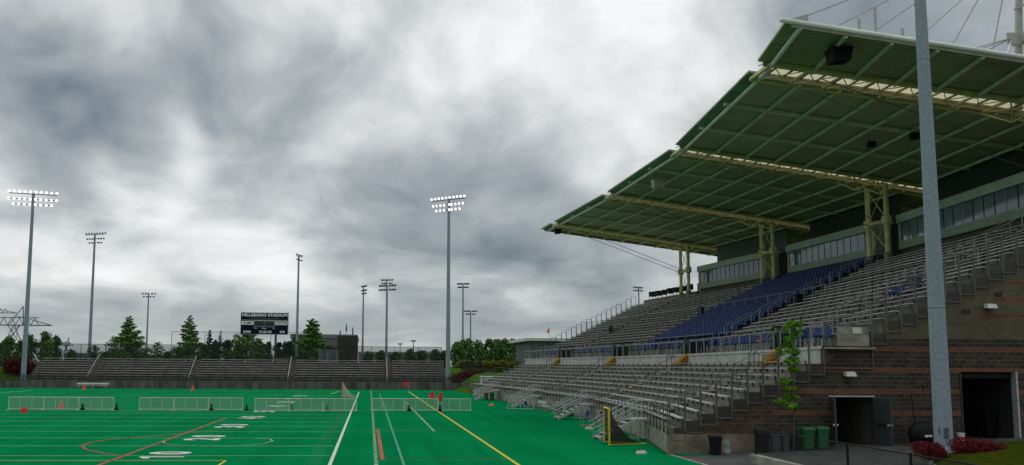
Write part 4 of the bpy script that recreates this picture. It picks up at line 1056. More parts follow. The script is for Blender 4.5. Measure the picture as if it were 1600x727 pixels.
# grass island with shrubs and the big mast
b = MB(); n = 48; CXI, CYI, RXI, RYI = 28.6, 27.0, 8.1, 7.9
def zi(x, y):
    q = max(0, 1-((x-CXI)/RXI)**2-((y-CYI)/RYI)**2)
    return sg_(x)+.15+.62*q**.5
ks = [1.02, 1.0, .96, .9, .8, .65, .45, .2]
vs = []
for j, k in enumerate(ks):
    for i in range(n):
        a = 2*math.pi*i/n; x = CXI+RXI*k*math.cos(a); y = CYI+RYI*k*math.sin(a)
        vs.append((x, y, sg_(x)-.05 if j == 0 else sg_(x)+.13 if j == 1 else zi(x, y)))
b.add(vs[:2*n], [(i, (i+1) % n, n+(i+1) % n, n+i) for i in range(n)], CONC)
b.add(vs[n:]+[(CXI, CYI, zi(CXI, CYI))], [(j*n+i, j*n+(i+1) % n, (j+1)*n+(i+1) % n, (j+1)*n+i) for j in range(len(ks)-2) for i in range(n)]+[((len(ks)-2)*n+i, (len(ks)-2)*n+(i+1) % n, (len(ks)-1)*n) for i in range(n)])
tag(b.build('grass_island', mat('island_grass', (.026, .040, .004), .95, col2=(.052, .060, .006), scale=3.5, bump=.5, det=8, spec=0.), smooth=True), kind='structure')

def leafmat(name, c1, c2):
    m = mat(name, c1, .7, col2=c2, scale=1.7, det=3)
    b = m.node_tree.nodes['Principled BSDF']; b.inputs['Specular IOR Level'].default_value = .2
    return m
BURG = leafmat('burgundy_leaf', (.085, .006, .010), (.17, .010, .018))
BURGD = leafmat('burgundy_hedge_leaf', (.05, .007, .010), (.10, .012, .016))
LG = leafmat('fresh_green_leaf', (.05, .135, .015), (.115, .25, .032))
DG = leafmat('dark_conifer_leaf', (.012, .030, .016), (.025, .055, .028))
MG = leafmat('mid_green_leaf', (.030, .080, .018), (.065, .14, .03))
YG = leafmat('yellow_green_leaf', (.13, .14, .015), (.22, .21, .02))
BRT = leafmat('bright_sapling_leaf', (.07, .19, .012), (.15, .32, .02))
def leaf(b, p, s, mt=None, flat=0.):
    a = Vector((random.gauss(0, 1), random.gauss(0, 1), random.gauss(0, 1)*(1-flat))).normalized()
    c = a.cross(Vector((random.gauss(0, 1), random.gauss(0, 1), random.gauss(0, 1)))).normalized()
    s *= random.uniform(.6, 1.3); a = a*s; c = c*s*.55
    b.add([p-a, p+c, p+a, p-c], [(0, 1, 2, 3)], mt)
def blob(b, c, rx, ry, rz_, n, s, mt=None, surf=.45):
    for _ in range(n):
        d = Vector((random.gauss(0, 1), random.gauss(0, 1), random.gauss(0, 1))).normalized()
        k = random.random()**surf
        leaf(b, Vector(c)+Vector((d.x*rx*k, d.y*ry*k, d.z*rz_*k)), s, mt)
def shrub(name, x, y, z, rx, ry, rz_, n, s, mt, lab, cat, group=None, lumps=7):
    o = thing(name, (x, y, z), lab, cat, group); b = MB()
    blob(b, (x, y, z+rz_*.45), rx*.75, ry*.75, rz_*.5, n//4, s, None)
    for i in range(lumps):
        a = random.uniform(0, 6.28); k = random.uniform(.2, .78)
        blob(b, (x+rx*k*math.cos(a), y+ry*k*math.sin(a), z+rz_*random.uniform(.3, .6)), rx*.38, ry*.45, rz_*.36, n//lumps, s)
    b.build('foliage', mt, o)
    b = MB()
    for i in range(5): b.tube((x+.03*i, y, z), (x+rx*.5*math.cos(i*1.3), y+ry*.5*math.sin(i*1.3), z+rz_*.6), .02*max(1, rx/2), .008, n=5)
    b.build('stem', TRUNK, o); return o
shrub('burgundy_shrub', 21.5, 31.0, zi(21.5, 31)+.06, .80, .6, .78, 3600, .04, BURG, 'dark red shrub left of the big mast foot', 'shrub', 'burgundy shrubs round the mast foot')
shrub('burgundy_shrub', 23.25, 30.9, zi(23.25, 30.9)-.24, 1.2, .75, .80, 5200, .04, BURG, 'wide dark red shrub right of the big mast foot', 'shrub', 'burgundy shrubs round the mast foot', 9)

# ------------------------------------------------------------------ light masts
LAMP = mat('lit_lamp_lens', (1, .95, .9), .3, emit=((1, .84, .72), 3.2)); LOFF = mat('unlit_lamp_lens', (.30, .32, .33), .2, var=.2)
def pole(x, y, z0, zt, rb, rt, lab, rows=(10, 9, 7), wid=7.4, face_=0., lit=False, cat='light mast', group='tall floodlight masts', ld=.21, vs=1.0, double=False, drop=.9):
    o = thing('floodlight_mast', (x, y, z0), lab, cat, group)
    b = MB(); hs = [z0+(zt-z0)*q for q in (0, .18, .5, .78, 1)]; rs = [rb+(rt-rb)*q for q in (0, .18, .5, .78, 1)]
    for i in range(4):
        b.tube((x, y, hs[i]), (x, y, hs[i+1]), rs[i], rs[i+1]*1.0, n=20, cap=False)
        if i: b.lathe((x, y, hs[i]-.05), [(rs[i]+.012, 0), (rs[i]+.009, .05)], n=20)
    b.lathe((x, y, z0), [(rb*1.5, 0), (rb*1.5, .06), (rb*1.05, .08), (rb*1.02, .3)], n=20)
    b.build('pole', GALV, o, smooth=True)
    c, s_ = math.cos(face_), math.sin(face_); ax = Vector((c, s_, 0)); fw = Vector((s_, -c, 0))
    ztop = zt
    for ri, n in enumerate(rows):
        zz = ztop-.15-ri*drop; w = wid*(n/max(rows))
        p = Vector((x, y, zz)); b = MB(); b.bar(p-ax*w/2, p+ax*w/2, .10, .12); b.build('crossarm', GALVD, o)
        for i in range(n):
            a = -w/2+w*(i+.0)/(n-1) if n > 1 else 0
            if abs(a) < .25: a += .3
            q = p+ax*a+fw*.35+Vector((0, 0, .30 if ri == 0 else -.05)); dv = (fw*.86+Vector((0, 0, -.5))).normalized()
            b = MB(); b.tube(q-dv*.38, q-dv*.1, ld*.35, ld*.8, n=10); b.tube(q-dv*.1, q, ld*.8, ld, n=10); b.tube(p+ax*a, q-dv*.2, .03, n=5)
            h_ = b.build('lamp_head', GALVD, o)
            b = MB(); b.tube(q+dv*.003, q+dv*.02, ld*.93, n=12); b.build('lens', LAMP if lit else LOFF, h_)
    return o
pole(-56.9, 142.4, .8, 32.5, .42, .22, 'lit floodlight mast at the far left with three rows of glowing lamps', (10, 10, 8), 7.4, R(12), True)
pole(13.45, 142.6, 1.0, 33.1, .42, .22, 'lit floodlight mast standing at the right end of the far bleachers', (10, 9, 7), 6.6, R(-35), True)
NEARM = pole(22.8, 32, .75, 33., .345, .12, 'huge grey steel mast in the right foreground rising from red shrubs', (10, 9, 7), 7.4, R(-110), False)
b = MB(); b.box(22.62, 22.78, 31.64, 31.70, 1.35, 1.75); b.path([(22.5, 31.75, 1.5), (22.36, 31.6, 1.55), (22.36, 31.6, 1.75)], .018, mt=BLACK); b.build('hand_hole_cover', GALVD, NEARM)
pole(-62.0, 190, 2.5, 33.0, .40, .2, 'unlit floodlight mast left of the big left conifer', (8, 7, 5), 5.0, R(160), False)
pole(-86.2, 330, 2.5, 31.2, .42, .25, 'slim distant floodlight mast between the two left conifers', (5, 4), 4.8, R(180), False, ld=.38)
pole(-19.0, 220, 2.5, 32.7, .40, .22, 'floodlight mast just right of the scoreboard, lamps seen side on', (7, 6), 3.6, R(70), False)
pole(-2.4, 290, 2.5, 31.4, .42, .24, 'unlit floodlight mast right of the dark slatted enclosure', (6, 6, 5), 3.2, R(120), False, ld=.4, drop=1.1)
pole(4.8, 240, 2.5, 27.0, .42, .26, 'nearer and lower of two floodlight masts seen almost in line', (7, 7), 5.0, R(150), False, ld=.4)
pole(5.9, 300, 2.5, 34.8, .40, .24, 'farther taller mast showing just above the one in front of it', (6, 5), 4.2, R(160), False, ld=.4)
pole(32.5, 290, 2.5, 32.8, .42, .24, 'unlit mast right of the lit mast, above the round trees', (7, 6), 3.8, R(165), False, ld=.4)
pole(41.3, 340, 2.5, 26.5, .42, .26, 'low distant mast with wide lamp row above the round trees', (7, 5), 4.9, R(180), False, ld=.42)
pole(103.8, 315, 2.5, 34.8, .42, .26, 'distant mast peeking above the top corner of the grandstand', (6, 6), 4.0, R(200), False, ld=.4)
def lot_lamp(x, y, h, lab):
    o = thing('parking_lamp', (x, y, 3.3), lab, 'street lamp', 'shoebox parking lamps beyond the bleachers'); b = MB(); b.tube((x, y, 3.3), (x, y, h), .12, n=6); b.build('pole', DARK, o)
    b = MB(); b.box(x-.75, x+.75, y-.3, y+.3, h, h+.35); b.build('lamp_head', DARK, o)
lot_lamp(9.5, 260, 10.6, 'shorter of two dark shoebox lamps right of centre, left one'); lot_lamp(12.6, 240, 11.0, 'taller of two dark shoebox lamps right of centre, right one')

# ------------------------------------------------------------------ end zone bleachers
EB = thing('end_bleachers', (-58, 142, 0), 'long low bleachers across the far end of the turf', 'bleachers')
YB = 142.3; NB = 10; pb_ = .62
def ez(i): return .95+.40*i
secs = [(-56, -47.3), (-45.9, -30.7), (-29.3, -14.2), (-12.8, 2.55), (3.95, 13.1)]
b = MB(); prof = [(YB, -.1)]
for i in range(NB): prof += [(YB+i*pb_, ez(i)), (YB+(i+1)*pb_, ez(i))]
prof += [(YB+NB*pb_, -.1)]
n = len(prof); vs = [(x, y, z) for x in (-56.6, 13.2) for (y, z) in prof]
b.add(vs, [(i, (i+1) % n, n+(i+1) % n, n+i) for i in range(n)]+[tuple(range(n))[::-1], tuple(range(n, 2*n))])
b.build('terrace', mat('dark_bleacher_concrete', (.05, .06, .05), .9, col2=(.11, .11, .095), scale=.5), EB)
for (x0, x1) in secs:
    for i in range(NB):
        b = MB(); y = YB+i*pb_+.32; b.box(x0, x1, y-.14, y+.14, ez(i)+.27, ez(i)+.38)
        for q in range(int((x1-x0)/2)+1): b.box(x0+.1+q*2, x0+.17+q*2, y-.05, y+.05, ez(i), ez(i)+.27, DARK)
        b.build('bench', ALUD, EB)
for x in (-46.6, -30.0, -13.5, 3.25):
    b = MB()
    for i in range(NB): b.box(x-.6, x+.6, YB+i*pb_+.32, YB+(i+1)*pb_-.003, ez(i)+.002, ez(i)+.2)
    b.build('aisle_steps', RUST, EB)
    b = MB(); b.tube((x-.2, YB+.3, ez(0)+.9), (x-.2, YB+NB*pb_, ez(NB-1)+1.0), .04, n=6)
    for q in (0, .33, .66, 1): b.tube((x-.2, YB+.3+q*(NB*pb_-.3), ez(0)+q*3.6), (x-.2, YB+.3+q*(NB*pb_-.3), ez(0)+.9+q*3.7), .03, n=6)
    b.build('handrail', GALVL, EB)
# wall in front, curving round the right corner
EW = mat('stained_end_wall_concrete', (.045, .045, .038), .9, col2=(.15, .14, .12), scale=1.0, stretch=(1.2, 1.2, .25))
wp = [(-62, 141.55), (9, 141.5), (12, 141.0), (14.2, 139.6), (15.5, 137), (15.95, 133.5), (15.9, 131.5)]
b = MB()
for a, c in zip(wp[:-1], wp[1:]):
    b.bar((*a, .58), (*c, .58), .3, 1.24)
tag(b.build('end_retaining_wall', EW, loc=(-25, 141.5, 0)), 'stained concrete wall along the far end of the turf', 'wall')
RW = thing('end_rail_fence', (-25, 141.6, 1.2), 'black wire railing on top of the far end wall', 'fence')
b = MB()
for h in (.12, .55, 1.0):
    for a, c in zip(wp[:-1], wp[1:]): b.tube((a[0], a[1], 1.2+h), (c[0], c[1], 1.2+h), .03, n=5)
b.build('rail', BLACK, RW)
for i in range(30):
    x = -61.5+i*2.5; b = MB(); b.tube((x, 141.55, 1.2), (x, 141.55, 2.22), .04, n=5); b.build('post', BLACK, RW)
b = MB()
for a, c in zip(wp[:-1], wp[1:]): b.quad((a[0], a[1], 1.22), (c[0], c[1], 1.22), (c[0], c[1], 2.2), (a[0], a[1], 2.2))
b.build('mesh', netmat('black_rail_mesh', (.015, .015, .015), .30), RW)
# concrete stub and pale box at the far foot of the stand
b = MB(); b.bar((16.0, 131.3, .5), (15.3, 121, .5), .3, 1.1); tag(b.build('side_retaining_wall', mat('brown_side_wall', (.12, .09, .075), .9), loc=(15.7, 126, 0)), 'brownish retaining wall between the end wall and the grandstand', 'wall')
o = thing('site_trailer', (17.3, 118.6, 1.0), 'small white shed at the far foot of the grandstand', 'shed'); b = MB(); b.box(16.0, 19.2, 117.2, 120, .9, 2.5); b.build('wall', WHITEP, o)
b = MB(); b.box(15.9, 19.3, 117.1, 120.1, 2.5, 2.62); b.build('roof', WHITEP, o); b = MB(); b.box(16.6, 17.3, 117.13, 117.19, 1.3, 2.1); b.build('window', GLASS, o)

# fence behind the bleachers
def fence(name, x0, x1, y, z0, h, step, lab, meshm, y1=None, postm=BLACK, cover=None):
    o = thing(name, (x0, y, z0), lab, 'fence'); y1 = y if y1 is None else y1
    n = max(1, round(abs(x1-x0)/step))
    for i in range(n+1):
        q = i/n; b = MB(); b.tube((x0+(x1-x0)*q, y+(y1-y)*q, z0), (x0+(x1-x0)*q, y+(y1-y)*q, z0+h), .05, n=5); b.build('post', postm, o)
    b = MB(); b.tube((x0, y, z0+h), (x1, y1, z0+h), .04, n=5); b.build('top_rail', postm, o)
    b = MB(); b.quad((x0, y, z0), (x1, y1, z0), (x1, y1, z0+h), (x0, y, z0+h)); b.build('mesh', meshm, o); return o
fence('chain_link_fence', -80, 13, 150, 3.2, 4.2, 4.2, 'dark chain link fence running behind the far bleachers', netmat('fence_mesh_dark', (.01, .015, .013), .45))
fence('tall_backstop_fence', -40, -13.5, 172, 3.4, 7.2, 6.6, 'tall thin backstop netting rising behind the scoreboard', netmat('backstop_mesh', (.05, .06, .06), .10))
fence('windscreen_fence', 16.5, 36, 150, 1.6, 3.2, 3.2, 'dark screened fence on the bank right of the lit mast', netmat('screen_mesh', (.012, .014, .014), .82), y1=138)
fence('bank_railing', 22.5, 27, 128, 2.6, 1.6, 2.2, 'thin grey railing on the grass bank by the stand', netmat('thin_mesh', (.1, .1, .1), .1), y1=119, postm=GALVD)

# scoreboard
YS = 158
def sx_(px): return (px-576.)/1300*YS
def sz_(py): return H+(572.8-py)/1300*YS*1.004
SB = thing('scoreboard', (sx_(413), YS, 3.4), 'dark navy stadium scoreboard on two posts behind the far bleachers', 'scoreboard')
X0, X1 = sx_(377.5), sx_(449.5); zt_, z1_, z2_, zb_ = sz_(493.3), sz_(504.0), sz_(505.3), sz_(526.0)
b = MB(); b.box(X0, X1, YS, YS+.6, z1_, zt_); b.build('name_panel', NAVY, SB)
b = MB(); b.box(X0, X1, YS-.02, YS+.6, zb_, z2_); b.build('score_panel', NAVY, SB)
b = MB(); FR = mat('scoreboard_trim', (.45, .45, .43), .5); e = .06
for (xa, xb, za, zb2) in ((X0-e, X1+e, zt_, zt_+e), (X0-e, X1+e, z1_-.02, z2_+.04), (X0-e, X1+e, zb_-e, zb_), (X0-e, X0, zb_, zt_), (X1, X1+e, zb_, zt_)): b.box(xa, xb, YS-.05, YS+.55, za, zb2)
cl, cr_ = X0+(X1-X0)*.285, X0+(X1-X0)*.71; ct, cb = z2_-.08, z2_-(z2_-zb_)*.43
for (xa, xb, za, zb2) in ((cl, cr_, cb-.07, cb), (cl-.07, cl, cb-.07, ct+.06), (cr_, cr_+.07, cb-.07, ct+.06), (cl, cr_, ct, ct+.07)): b.box(xa, xb, YS-.06, YS-.02, za, zb2)
b.build('trim', FR, SB)
b = MB(); b.box(cl, cr_, YS-.035, YS-.021, cb, ct); cw2 = (cl+cr_)/2
b.build('clock_window', mat('clock_face_dark', (.01, .012, .02), .2), SB)
for z in (cb+.28*(ct-cb), cb+.72*(ct-cb)):
    b = MB(); b.box(cw2-.07, cw2+.07, YS-.06, YS-.036, z-.07, z+.07); b.build('clock_colon', FR, SB)
LET = mat('scoreboard_lettering', (.85, .85, .83), .5); GR = mat('dull_green_strip', (.02, .035, .025), .5)
b = MB(); b.box(X0+1.6, X1-1.6, YS-.03, YS-.003, z1_+.12, z1_+.42); b.build('message_strip', GR, SB)
fz = (R(90), 0, 0)
text_obj('name_lettering', 'HILLSBORO STADIUM', 1, LET, ((X0+X1)/2, YS-.012, zt_-.40), fz, SB, .04, fit=(8.45, .56))
wl = (cl-X0)
for (xa, xb, s_) in ((X0+.1, cl-.16, 'HOME'), (cr_+.14, X1-.1, 'VISITOR')):
    b = MB(); b.box(xa, xb, YS-.05, YS-.022, z2_-.78, z2_-.12); b.build('team_plate', LET, SB)
    text_obj('team_lettering', s_, 1, NAVY, ((xa+xb)/2, YS-.056, z2_-.45), fz, SB, .02, fit=((xb-xa)*.72 if s_ == 'HOME' else (xb-xa)*.9, .38))
for (s_, q, w) in (('DOWN', .135, 1.35), ('TO GO ON', .52, 2.3), ('QTR', .885, .95)):
    text_obj('caption_lettering', s_, 1, LET, (X0+(X1-X0)*q, YS-.03, zb_+.42), fz, SB, .04, fit=(w, .48))
for (s_, q) in (('T.O.L', .31), ('Daktronics' if False else 'BALL', .50), ('T.O.L', .69)):
    text_obj('small_lettering', s_, 1, LET, (X0+(X1-X0)*q, YS-.03, cb-.33), fz, SB, .01, fit=(.6 if q != .5 else .9, .22))
for px in (395, 431):
    b = MB(); b.box(sx_(px)-.2, sx_(px)+.2, YS+.1, YS+.5, 3.2, zb_); b.build('post', mat('scoreboard_post', (.05, .07, .09), .5), SB)

# ------------------------------------------------------------------ buildings beyond
def far(px, py, Y):     # bearing and elevation seen from the photograph's spot -> place at distance Y
    d = f+rr*((px-668)/1300)-uu*((py-442)/1300); return (d.x*Y/d.y, H+d.z*Y/d.y)
def simple_building(name, pxa, pxb, pyt, Y, depth, wallm, roofm, lab, cat='building', zb=3.3, roof_h=.3, wins=0, over=.3):
    xa, zt = far(pxa, pyt, Y); xb, _ = far(pxb, pyt, Y); o = thing(name, ((xa+xb)/2, Y, zb), lab, cat)
    b = MB(); b.box(xa, xb, Y, Y+depth, zb, zt-roof_h); b.build('wall', wallm, o)
    b = MB(); b.box(xa-over, xb+over, Y-over, Y+depth+over, zt-roof_h, zt); b.build('roof', roofm, o)
    for i in range(wins):
        w = (xb-xa)/wins; b = MB(); b.box(xa+w*(i+.08), xa+w*(i+.92), Y-.03, Y-.003, zb+(zt-zb)*.42, zt-roof_h-.15); b.build('window', GLASS, o)
    return o
GB = mat('grey_metal_building', (.12, .13, .14), .6); GB2 = mat('slatted_brown', (.055, .045, .042), .8); PALE = mat('pale_building', (.36, .36, .34), .7)
simple_building('metal_hall', 455, 557, 522, 260, 40, GB, mat('grey_hall_roof', (.17, .18, .19), .6), 'long grey metal hall with flat roof behind the green tree', roof_h=1.2)
simple_building('ticket_booth', 497.5, 527, 547, 151.5, 2.6, PALE, PALE, 'small pale booth with wide windows above the far bleachers', 'booth', zb=3.6, wins=2, roof_h=.15, over=.1)
o = thing('slatted_enclosure', (-5, 165, 3.3), 'tall dark slatted enclosure right of the pale booth', 'enclosure')
xa, zt = far(530, 524.5, 165); xb, _ = far(558, 524.5, 165); xm, _ = far(533, 523, 165)
b = MB(); n = 34
for i in range(n):
    x = xa+(xb-xa)*i/n; b.box(x, x+(xb-xa)/n*.72, 165, 165.08, 3.3, zt)
b.build('slats', GB2, o); b = MB(); b.box(xa, xb, 165.1, 165.2, 3.3, zt-.1); b.build('backing', mat('dark_backing', (.03, .03, .03), .8), o)
b = MB(); b.box(xa-.4, xa, 165, 170, 3.3, zt); b.box(xb, xb+.15, 165, 170, 3.3, zt, GB2); b.build('side', GB2, o)
for (px, py) in ((531, 515), (540.5, 505), (550.5, 510)):
    x, z = far(px, py, 168.8 if px > 0 else 0); oo = thing('flagpole', (x, 169, 3.3), '%s flagpole of three above the slatted enclosure' % {531: 'left', 540.5: 'middle, tallest', 550.5: 'right'}[px], 'flagpole', 'three thin flagpoles')
    b = MB(); b.tube((x, 169, 3.3), (x, 169, z), .05, .03, n=6); b.build('pole', GALVD, oo)
    b = MB(); b.hexa([(x+.03, 168.98, z-1.6), (x+.28, 168.95, z-1.7), (x+.28, 169.0, z-1.7), (x+.03, 169.02, z-1.6), (x+.03, 168.98, z-.2), (x+.2, 168.95, z-.35), (x+.2, 169.0, z-.35), (x+.03, 169.02, z-.2)]); b.build('cloth', mat('dark_flag_cloth', (.05, .06, .09), .8), oo)
simple_building('low_store', 205, 262, 554, 420, 20, PALE, PALE, 'long low pale building beyond the left conifer', roof_h=.8, zb=3.2)
simple_building('low_shed', 432, 470, 558.5, 175, 8, PALE, mat('brown_roof', (.2, .13, .1), .7), 'low pale shed with brown roof right under the scoreboard', 'shed', roof_h=.4)
simple_building('distant_office', 100, 135, 551, 500, 20, mat('blue_grey_wall', (.10, .13, .17), .6), PALE, 'small blue grey building far behind the left bleachers', zb=3.2, roof_h=.6)
simple_building('long_warehouse', 560, 700, 549.5, 700, 40, mat('hazy_warehouse', (.16, .18, .19), .7), mat('hazy_roof', (.28, .29, .29), .7), 'long low warehouse on the horizon behind the centre masts', zb=3.2, roof_h=2)
# concession pavilion with white roof at the far side of the stand
o = simple_building('concession_pavilion', 830, 905, 528.5, 131, 14, mat('pavilion_wall', (.10, .12, .11), .7), WHITEP, 'pale flat roofed pavilion behind the far end of the stand', zb=3, roof_h=.45, wins=4, over=1.0)
x, z = far(858, 517, 133); oo = thing('red_pennant', (x, 133, z-1), 'small red pennant on a pole above the pavilion roof', 'flag'); b = MB(); b.tube((x, 133, z-1.1), (x, 133, z+.5), .03, n=5); b.build('pole', GALVD, oo)
b = MB(); b.add([(x, 133, z+.5), (x-.5, 132.97, z-.35), (x, 133, z-.3), (x, 133.04, z+.5), (x-.5, 133.0, z-.35), (x, 133.04, z-.3)], [(0, 1, 2), (5, 4, 3), (0, 3, 4, 1), (1, 4, 5, 2)]); b.build('cloth', REDC, oo)

# ------------------------------------------------------------------ power pylons
def pylon(cx, Y, zb, ztop, zbeam0, zbeam1, halfw, peaks, lab, r=.34):
    o = thing('power_pylon', (cx, Y, zb), lab, 'power pylon', 'steel lattice power pylons'); ST = mat('pylon_steel', (.10, .09, .09), .6)
    b = MB()
    def seg(p, q, w=r): b.bar((p[0], Y, p[1]), (q[0], Y, q[1]), w, w)
    seg((cx-halfw+6, zbeam1), (cx+halfw-6 if len(peaks) > 1 else peaks[0]+2, zbeam1)); seg((cx-halfw, zbeam0), (cx+halfw, zbeam0), r*1.4)
    n = int(halfw*2/4)
    for i in range(n):
        a = cx-halfw+6+(2*halfw-12)*i/n; c = cx-halfw+6+(2*halfw-12)*(i+1)/n; m_ = (a+c)/2; seg((a, zbeam0), (m_, zbeam1), r*.7); seg((m_, zbeam1), (c, zbeam0), r*.7)
    seg((cx+halfw, zbeam0), (peaks[-1], zbeam1+.2)); seg((cx-halfw, zbeam0), (peaks[0], zbeam1+.2))
    b.build('crossbeam', ST, o)
    for p in peaks:
        b = MB(); seg((p, ztop), (p+.6, zbeam0)); seg((p, ztop), (p-6, zbeam0), r*.8); seg((p+.3, zbeam1), (p-4, zbeam1+1), r*.6); b.build('peak', ST, o)
        for (q0, q1) in ((p-1, p-13), (p-3.5, p+4.5)):
            b = MB(); seg((q0, zbeam0), (q1, zb)); seg((q0-3, zbeam0), (q1+1.5, zb), r*.8)
            for i in range(6):
                a = i/6.; c = (i+1)/6.; seg((q0+(q1-q0)*a, zbeam0+(zb-zbeam0)*a), (q0-3+(q1+4.5-q0)*c, zbeam0+(zb-zbeam0)*c), r*.5)
            b.build('leg', ST, o)
cx_, _ = far(0, 500, 400)
pylon(far(-12, 0, 400)[0], 400, 3.3, far(64, 479, 400)[1], far(0, 508, 400)[1], far(0, 496, 400)[1], far(81, 508, 400)[0]-far(-12, 0, 400)[0], [far(-60, 0, 400)[0], far(63, 0, 400)[0]], 'nearest lattice pylon with long crossbeam at the left edge')
pylon(far(-2, 0, 560)[0], 560, 3.3, far(15, 475, 560)[1], far(0, 489, 560)[1], far(0, 482, 560)[1], far(27, 489, 560)[0]-far(-2, 0, 560)[0], [far(15, 0, 560)[0]], 'second lattice pylon peak behind, touching the left edge')
pylon(far(125, 0, 1500)[0], 1500, 3.3, far(125, 528, 1500)[1], far(125, 540, 1500)[1], far(125, 535, 1500)[1], 16*1500/1300., [far(116, 0, 1500)[0], far(134, 0, 1500)[0]], 'tiny distant pylon above the left bleachers', r=.9)
pylon(far(105, 0, 1900)[0], 1900, 3.3, far(105, 533, 1900)[1], far(105, 543, 1900)[1], far(105, 539, 1900)[1], 9*1900/1300., [far(105, 0, 1900)[0]], 'faintest pylon on the horizon left of another tiny one', r=.9)

# ------------------------------------------------------------------ trees
def layered(name, px, pyt, Y, wpx, lab, mt, zb=3.3, n=2600, s=.16, group=None, droop=.25, power=.85, gap=.5):
    x, zt = far(px, pyt, Y); h = zt-zb; Rm = wpx/2/1300*Y
    o = thing(name, (x, Y, zb), lab, 'tree', group)
    b = MB(); b.tube((x, Y, zb), (x, Y, zb+h*.97), h*.018, h*.003, n=7)
    br = []
    nb = 46
    for i in range(nb):
        q = .1+.88*i/nb; z = zb+h*q; ln = Rm*1.25*((1-q)**power)*random.uniform(.7, 1.15)+.1; a = i*2.4+random.uniform(-.3, .3)
        tip = Vector((x+ln*math.cos(a), Y+ln*math.sin(a), z+ln*droop*random.uniform(.6, 1.3))); br.append(((x, Y, z), tip, ln))
        b.tube((x, Y, z), tip, h*.004, h*.001, n=4)
    b.build('trunk', TRUNK, o)
    b = MB(); tot = sum(l for _, _, l in br)
    for p, t_, l in br:
        for _ in range(int(n*l/tot)):
            q = random.random()**.6; c = Vector(p).lerp(t_, q); w = .10*l+.12*(1-q)*l
            leaf(b, c+Vector((random.gauss(0, w), random.gauss(0, w), random.gauss(0, w*.45))), s, None, .4)
    b.build('crown', mt, o); return o
def roundtree(px, pyt, Y, wpx, lab, mt, zb=3.3, n=1500, s=.3, group=None, name='broadleaf_tree', low=.25):
    x, zt = far(px, pyt, Y); h = zt-zb; Rm = wpx/2/1300*Y
    o = thing(name, (x, Y, zb), lab, 'tree', group)
    b = MB(); b.tube((x, Y, zb), (x, Y, zb+h*.6), h*.025, h*.01, n=7)
    b2 = MB(); nl = 15
    for i in range(nl):
        a = random.uniform(0, 6.28); k = random.uniform(.1, .65); q = low+(.85-low)*(i+random.random())/nl; rad = Rm*random.uniform(.5, .72)*(1.15-.4*q)
        c = Vector((x+Rm*k*math.cos(a), Y+Rm*k*math.sin(a), min(zb+h*q, zt-rad*.8)))
        b.tube((x, Y, zb+h*.3), c, h*.008, h*.002, n=4)
        blob(b2, c, rad, rad, rad*.85, n//nl, s, None, .5)
    blob(b2, (x, Y, zt-Rm*.45), Rm*.4, Rm*.4, Rm*.45, n//9, s, None, .5)
    b.build('trunk', TRUNK, o); b2.build('crown', mt, o); return o
layered('young_tree', 203, 492, 165, 60, 'fresh green pointed tree second mast from left, taller of the left pair', LG, n=8000, s=.21)
layered('young_tree', 297, 491, 165, 50, 'fresh green pointed tree left of the scoreboard', LG, n=6500, s=.21)
layered('young_tree', 488, 497, 165, 52, 'fresh green pointed tree right of the scoreboard', LG, n=9000, s=.22, power=.7)
layered('young_tree', 387, 512, 168, 56, 'fresh green tree spreading directly under the scoreboard', LG, n=5000, s=.22, power=.5)
layered('young_tree', 247, 534, 170, 28, 'small young green tree between the two big pointed trees', MG, n=900, s=.2, power=.6)
layered('young_tree', 148, 539, 175, 26, 'small dark green tree just right of the unlit left mast', MG, n=1200, s=.2, power=.5, droop=.1)
layered('conifer', 328, 514, 260, 20, 'dark narrow fir left of the scoreboard, nearer the pointed tree', DG, n=1500, s=.35, droop=-.2)
layered('conifer', 345, 515, 265, 16, 'dark thin fir beside another, close to the scoreboard edge', DG, n=700, s=.3, droop=-.2)
layered('conifer', 461, 520, 250, 16, 'dark fir just left of the side-on mast', DG, n=900, s=.3, droop=-.2)
layered('conifer', 445, 531, 255, 18, 'short dark fir under the right edge of the scoreboard', DG, n=900, s=.3, droop=-.2)
gtd = 'dark trees behind the scoreboard'
for i, (px, py, w) in enumerate(((318, 536, 22), (337, 532, 24), (356, 530, 24), (372, 533, 20), (405, 530, 24), (420, 534, 22), (436, 535, 20), (452, 533, 22), (468, 536, 22), (514, 540, 30), (531, 541, 20))):
    roundtree(px, py, 235+(i % 3)*8, w, '%s dark rounded tree counted from the left in the row behind the scoreboard' % ORD[i], DG, n=1100, s=.4, group=gtd, low=.1)
for i, (px, py, w, mt) in enumerate(((14, 524, 30, LG), (46, 520, 34, MG), (70, 517, 34, MG), (89, 524, 24, MG), (75, 531, 20, LG), (5, 533, 26, LG), (33, 532, 24, LG))):
    roundtree(px, py, 200 if mt is MG else 172, w, '%s tree from the list left of the left bleachers, %s crown' % (ORD[i], 'dark reddish green' if mt is MG else 'bright green') if False else
              ['bright green tree right of the left lit mast base, near the left edge', 'dark broad tree directly behind the left lit mast', 'dark tall broad tree right of the left lit mast', 'dark tree at the right end of the left clump', 'bright green young tree before the dark left clump', 'bright green tree cut by the left edge', 'bright green tree close left of the left lit mast'][i], mt, n=1300, s=.28, group='trees behind the left corner', low=.1)
for i, (px, py, w) in enumerate(((112, 546, 22), (168, 549, 22), (182, 547, 20), (228, 551, 20), (262, 548, 24), (280, 546, 24), (575, 549, 26), (596, 547, 22), (618, 549, 24), (640, 545, 26), (660, 547, 26), (680, 545, 26), (694, 548, 18))):
    roundtree(px, py, 210+(i % 3)*10, w, '%s low bushy tree counted from the left beyond the bleachers fence' % ORD[i], MG, n=800, s=.35, group='low trees beyond the fence', low=.05)
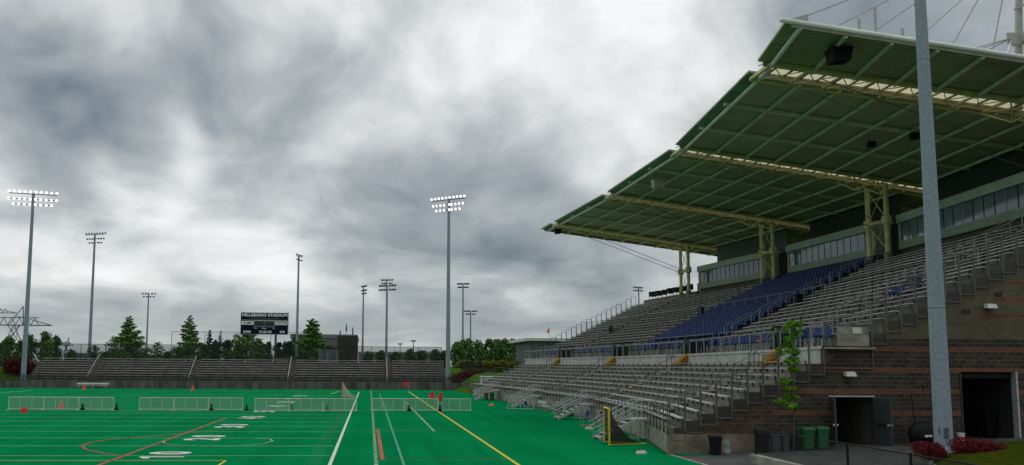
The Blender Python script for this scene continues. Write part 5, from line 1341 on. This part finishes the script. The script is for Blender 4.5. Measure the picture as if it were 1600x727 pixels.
for i, (px, py, w) in enumerate(((716, 533, 26), (733, 529, 24), (748, 531, 26), (764, 528, 20), (776, 529, 20), (789, 528, 20), (801, 529, 20), (813, 529, 20), (825, 531, 20), (840, 533, 22))):
    roundtree(px, py, 225+(i % 3)*6, w*1.35, '%s round leafy tree counted from the left in the row right of the lit mast' % ORD[i], leafmat('row_tree_leaf', (.05, .12, .03), (.10, .20, .05)), n=1900, s=.36, group='row of round trees', low=.05)
for i in range(9):
    px = 722+i*13; x, z = far(px, 567, 152-i*1.6)
    shrub('yellow_shrub', x, 152-i*1.6, z-.9, 1.1, .9, 1.5, 700, .14, YG, '%s yellow green shrub counted from the left above the dark screen fence' % ORD[i], 'shrub', 'yellow shrubs above the screen')
shrub('burgundy_hedge', -59.6, 147.5, 1.4, 4.3, 2.5, 4.0, 5200, .16, BURGD, 'broad dark red hedge at the left end of the far bleachers', 'hedge', None, 14)
shrub('burgundy_hedge', 17.6, 143.5, .8, 4.2, 2.6, 2.9, 6000, .14, BURGD, 'dark red ground hedge on the bank right of the lit mast', 'hedge', None, 14)
# sapling in front of the block wall
o = thing('sapling', (18.7, 36, sg_(18.7)), 'slender sapling with bright green leaf tufts before the block wall', 'tree'); b = MB()
b.path([(18.7, 36, .1), (18.78, 36.0, 2.2), (18.72, 36.02, 4.2), (18.95, 36.0, 6.2)], .022); 
tufts = [(1250, 508, 13, 10), (1254, 522, 10, 8), (1243, 531, 8, 6), (1242, 543, 11, 7), (1256, 549, 11, 6), (1250, 565, 12, 6), (1247, 577, 9, 5), (1238, 597, 13, 4), (1243, 608, 12, 4), (1247, 622, 10, 5), (1233, 630, 8, 4), (1252, 637, 7, 4), (1240, 634, 10, 4)]
b2 = MB()
for (px, py, rx, ry) in tufts:
    x = (px-577)/1300*36*1.008; z = H+(577-py)/1300*36; k = 36/1300
    b.tube((18.76, 36, z-.2), (x, 36, z), .008, n=4)
    for j in range(5): blob(b2, (x+random.gauss(0, rx*k*.45), 36+random.gauss(0, .15), z+random.gauss(0, ry*k*.6)), rx*k*.5, .22, ry*k*.8, 95, .055, None, .75)
b.build('trunk', TRUNK, o); b2.build('leaves', BRT, o)
print('objects', len(bpy.data.objects))
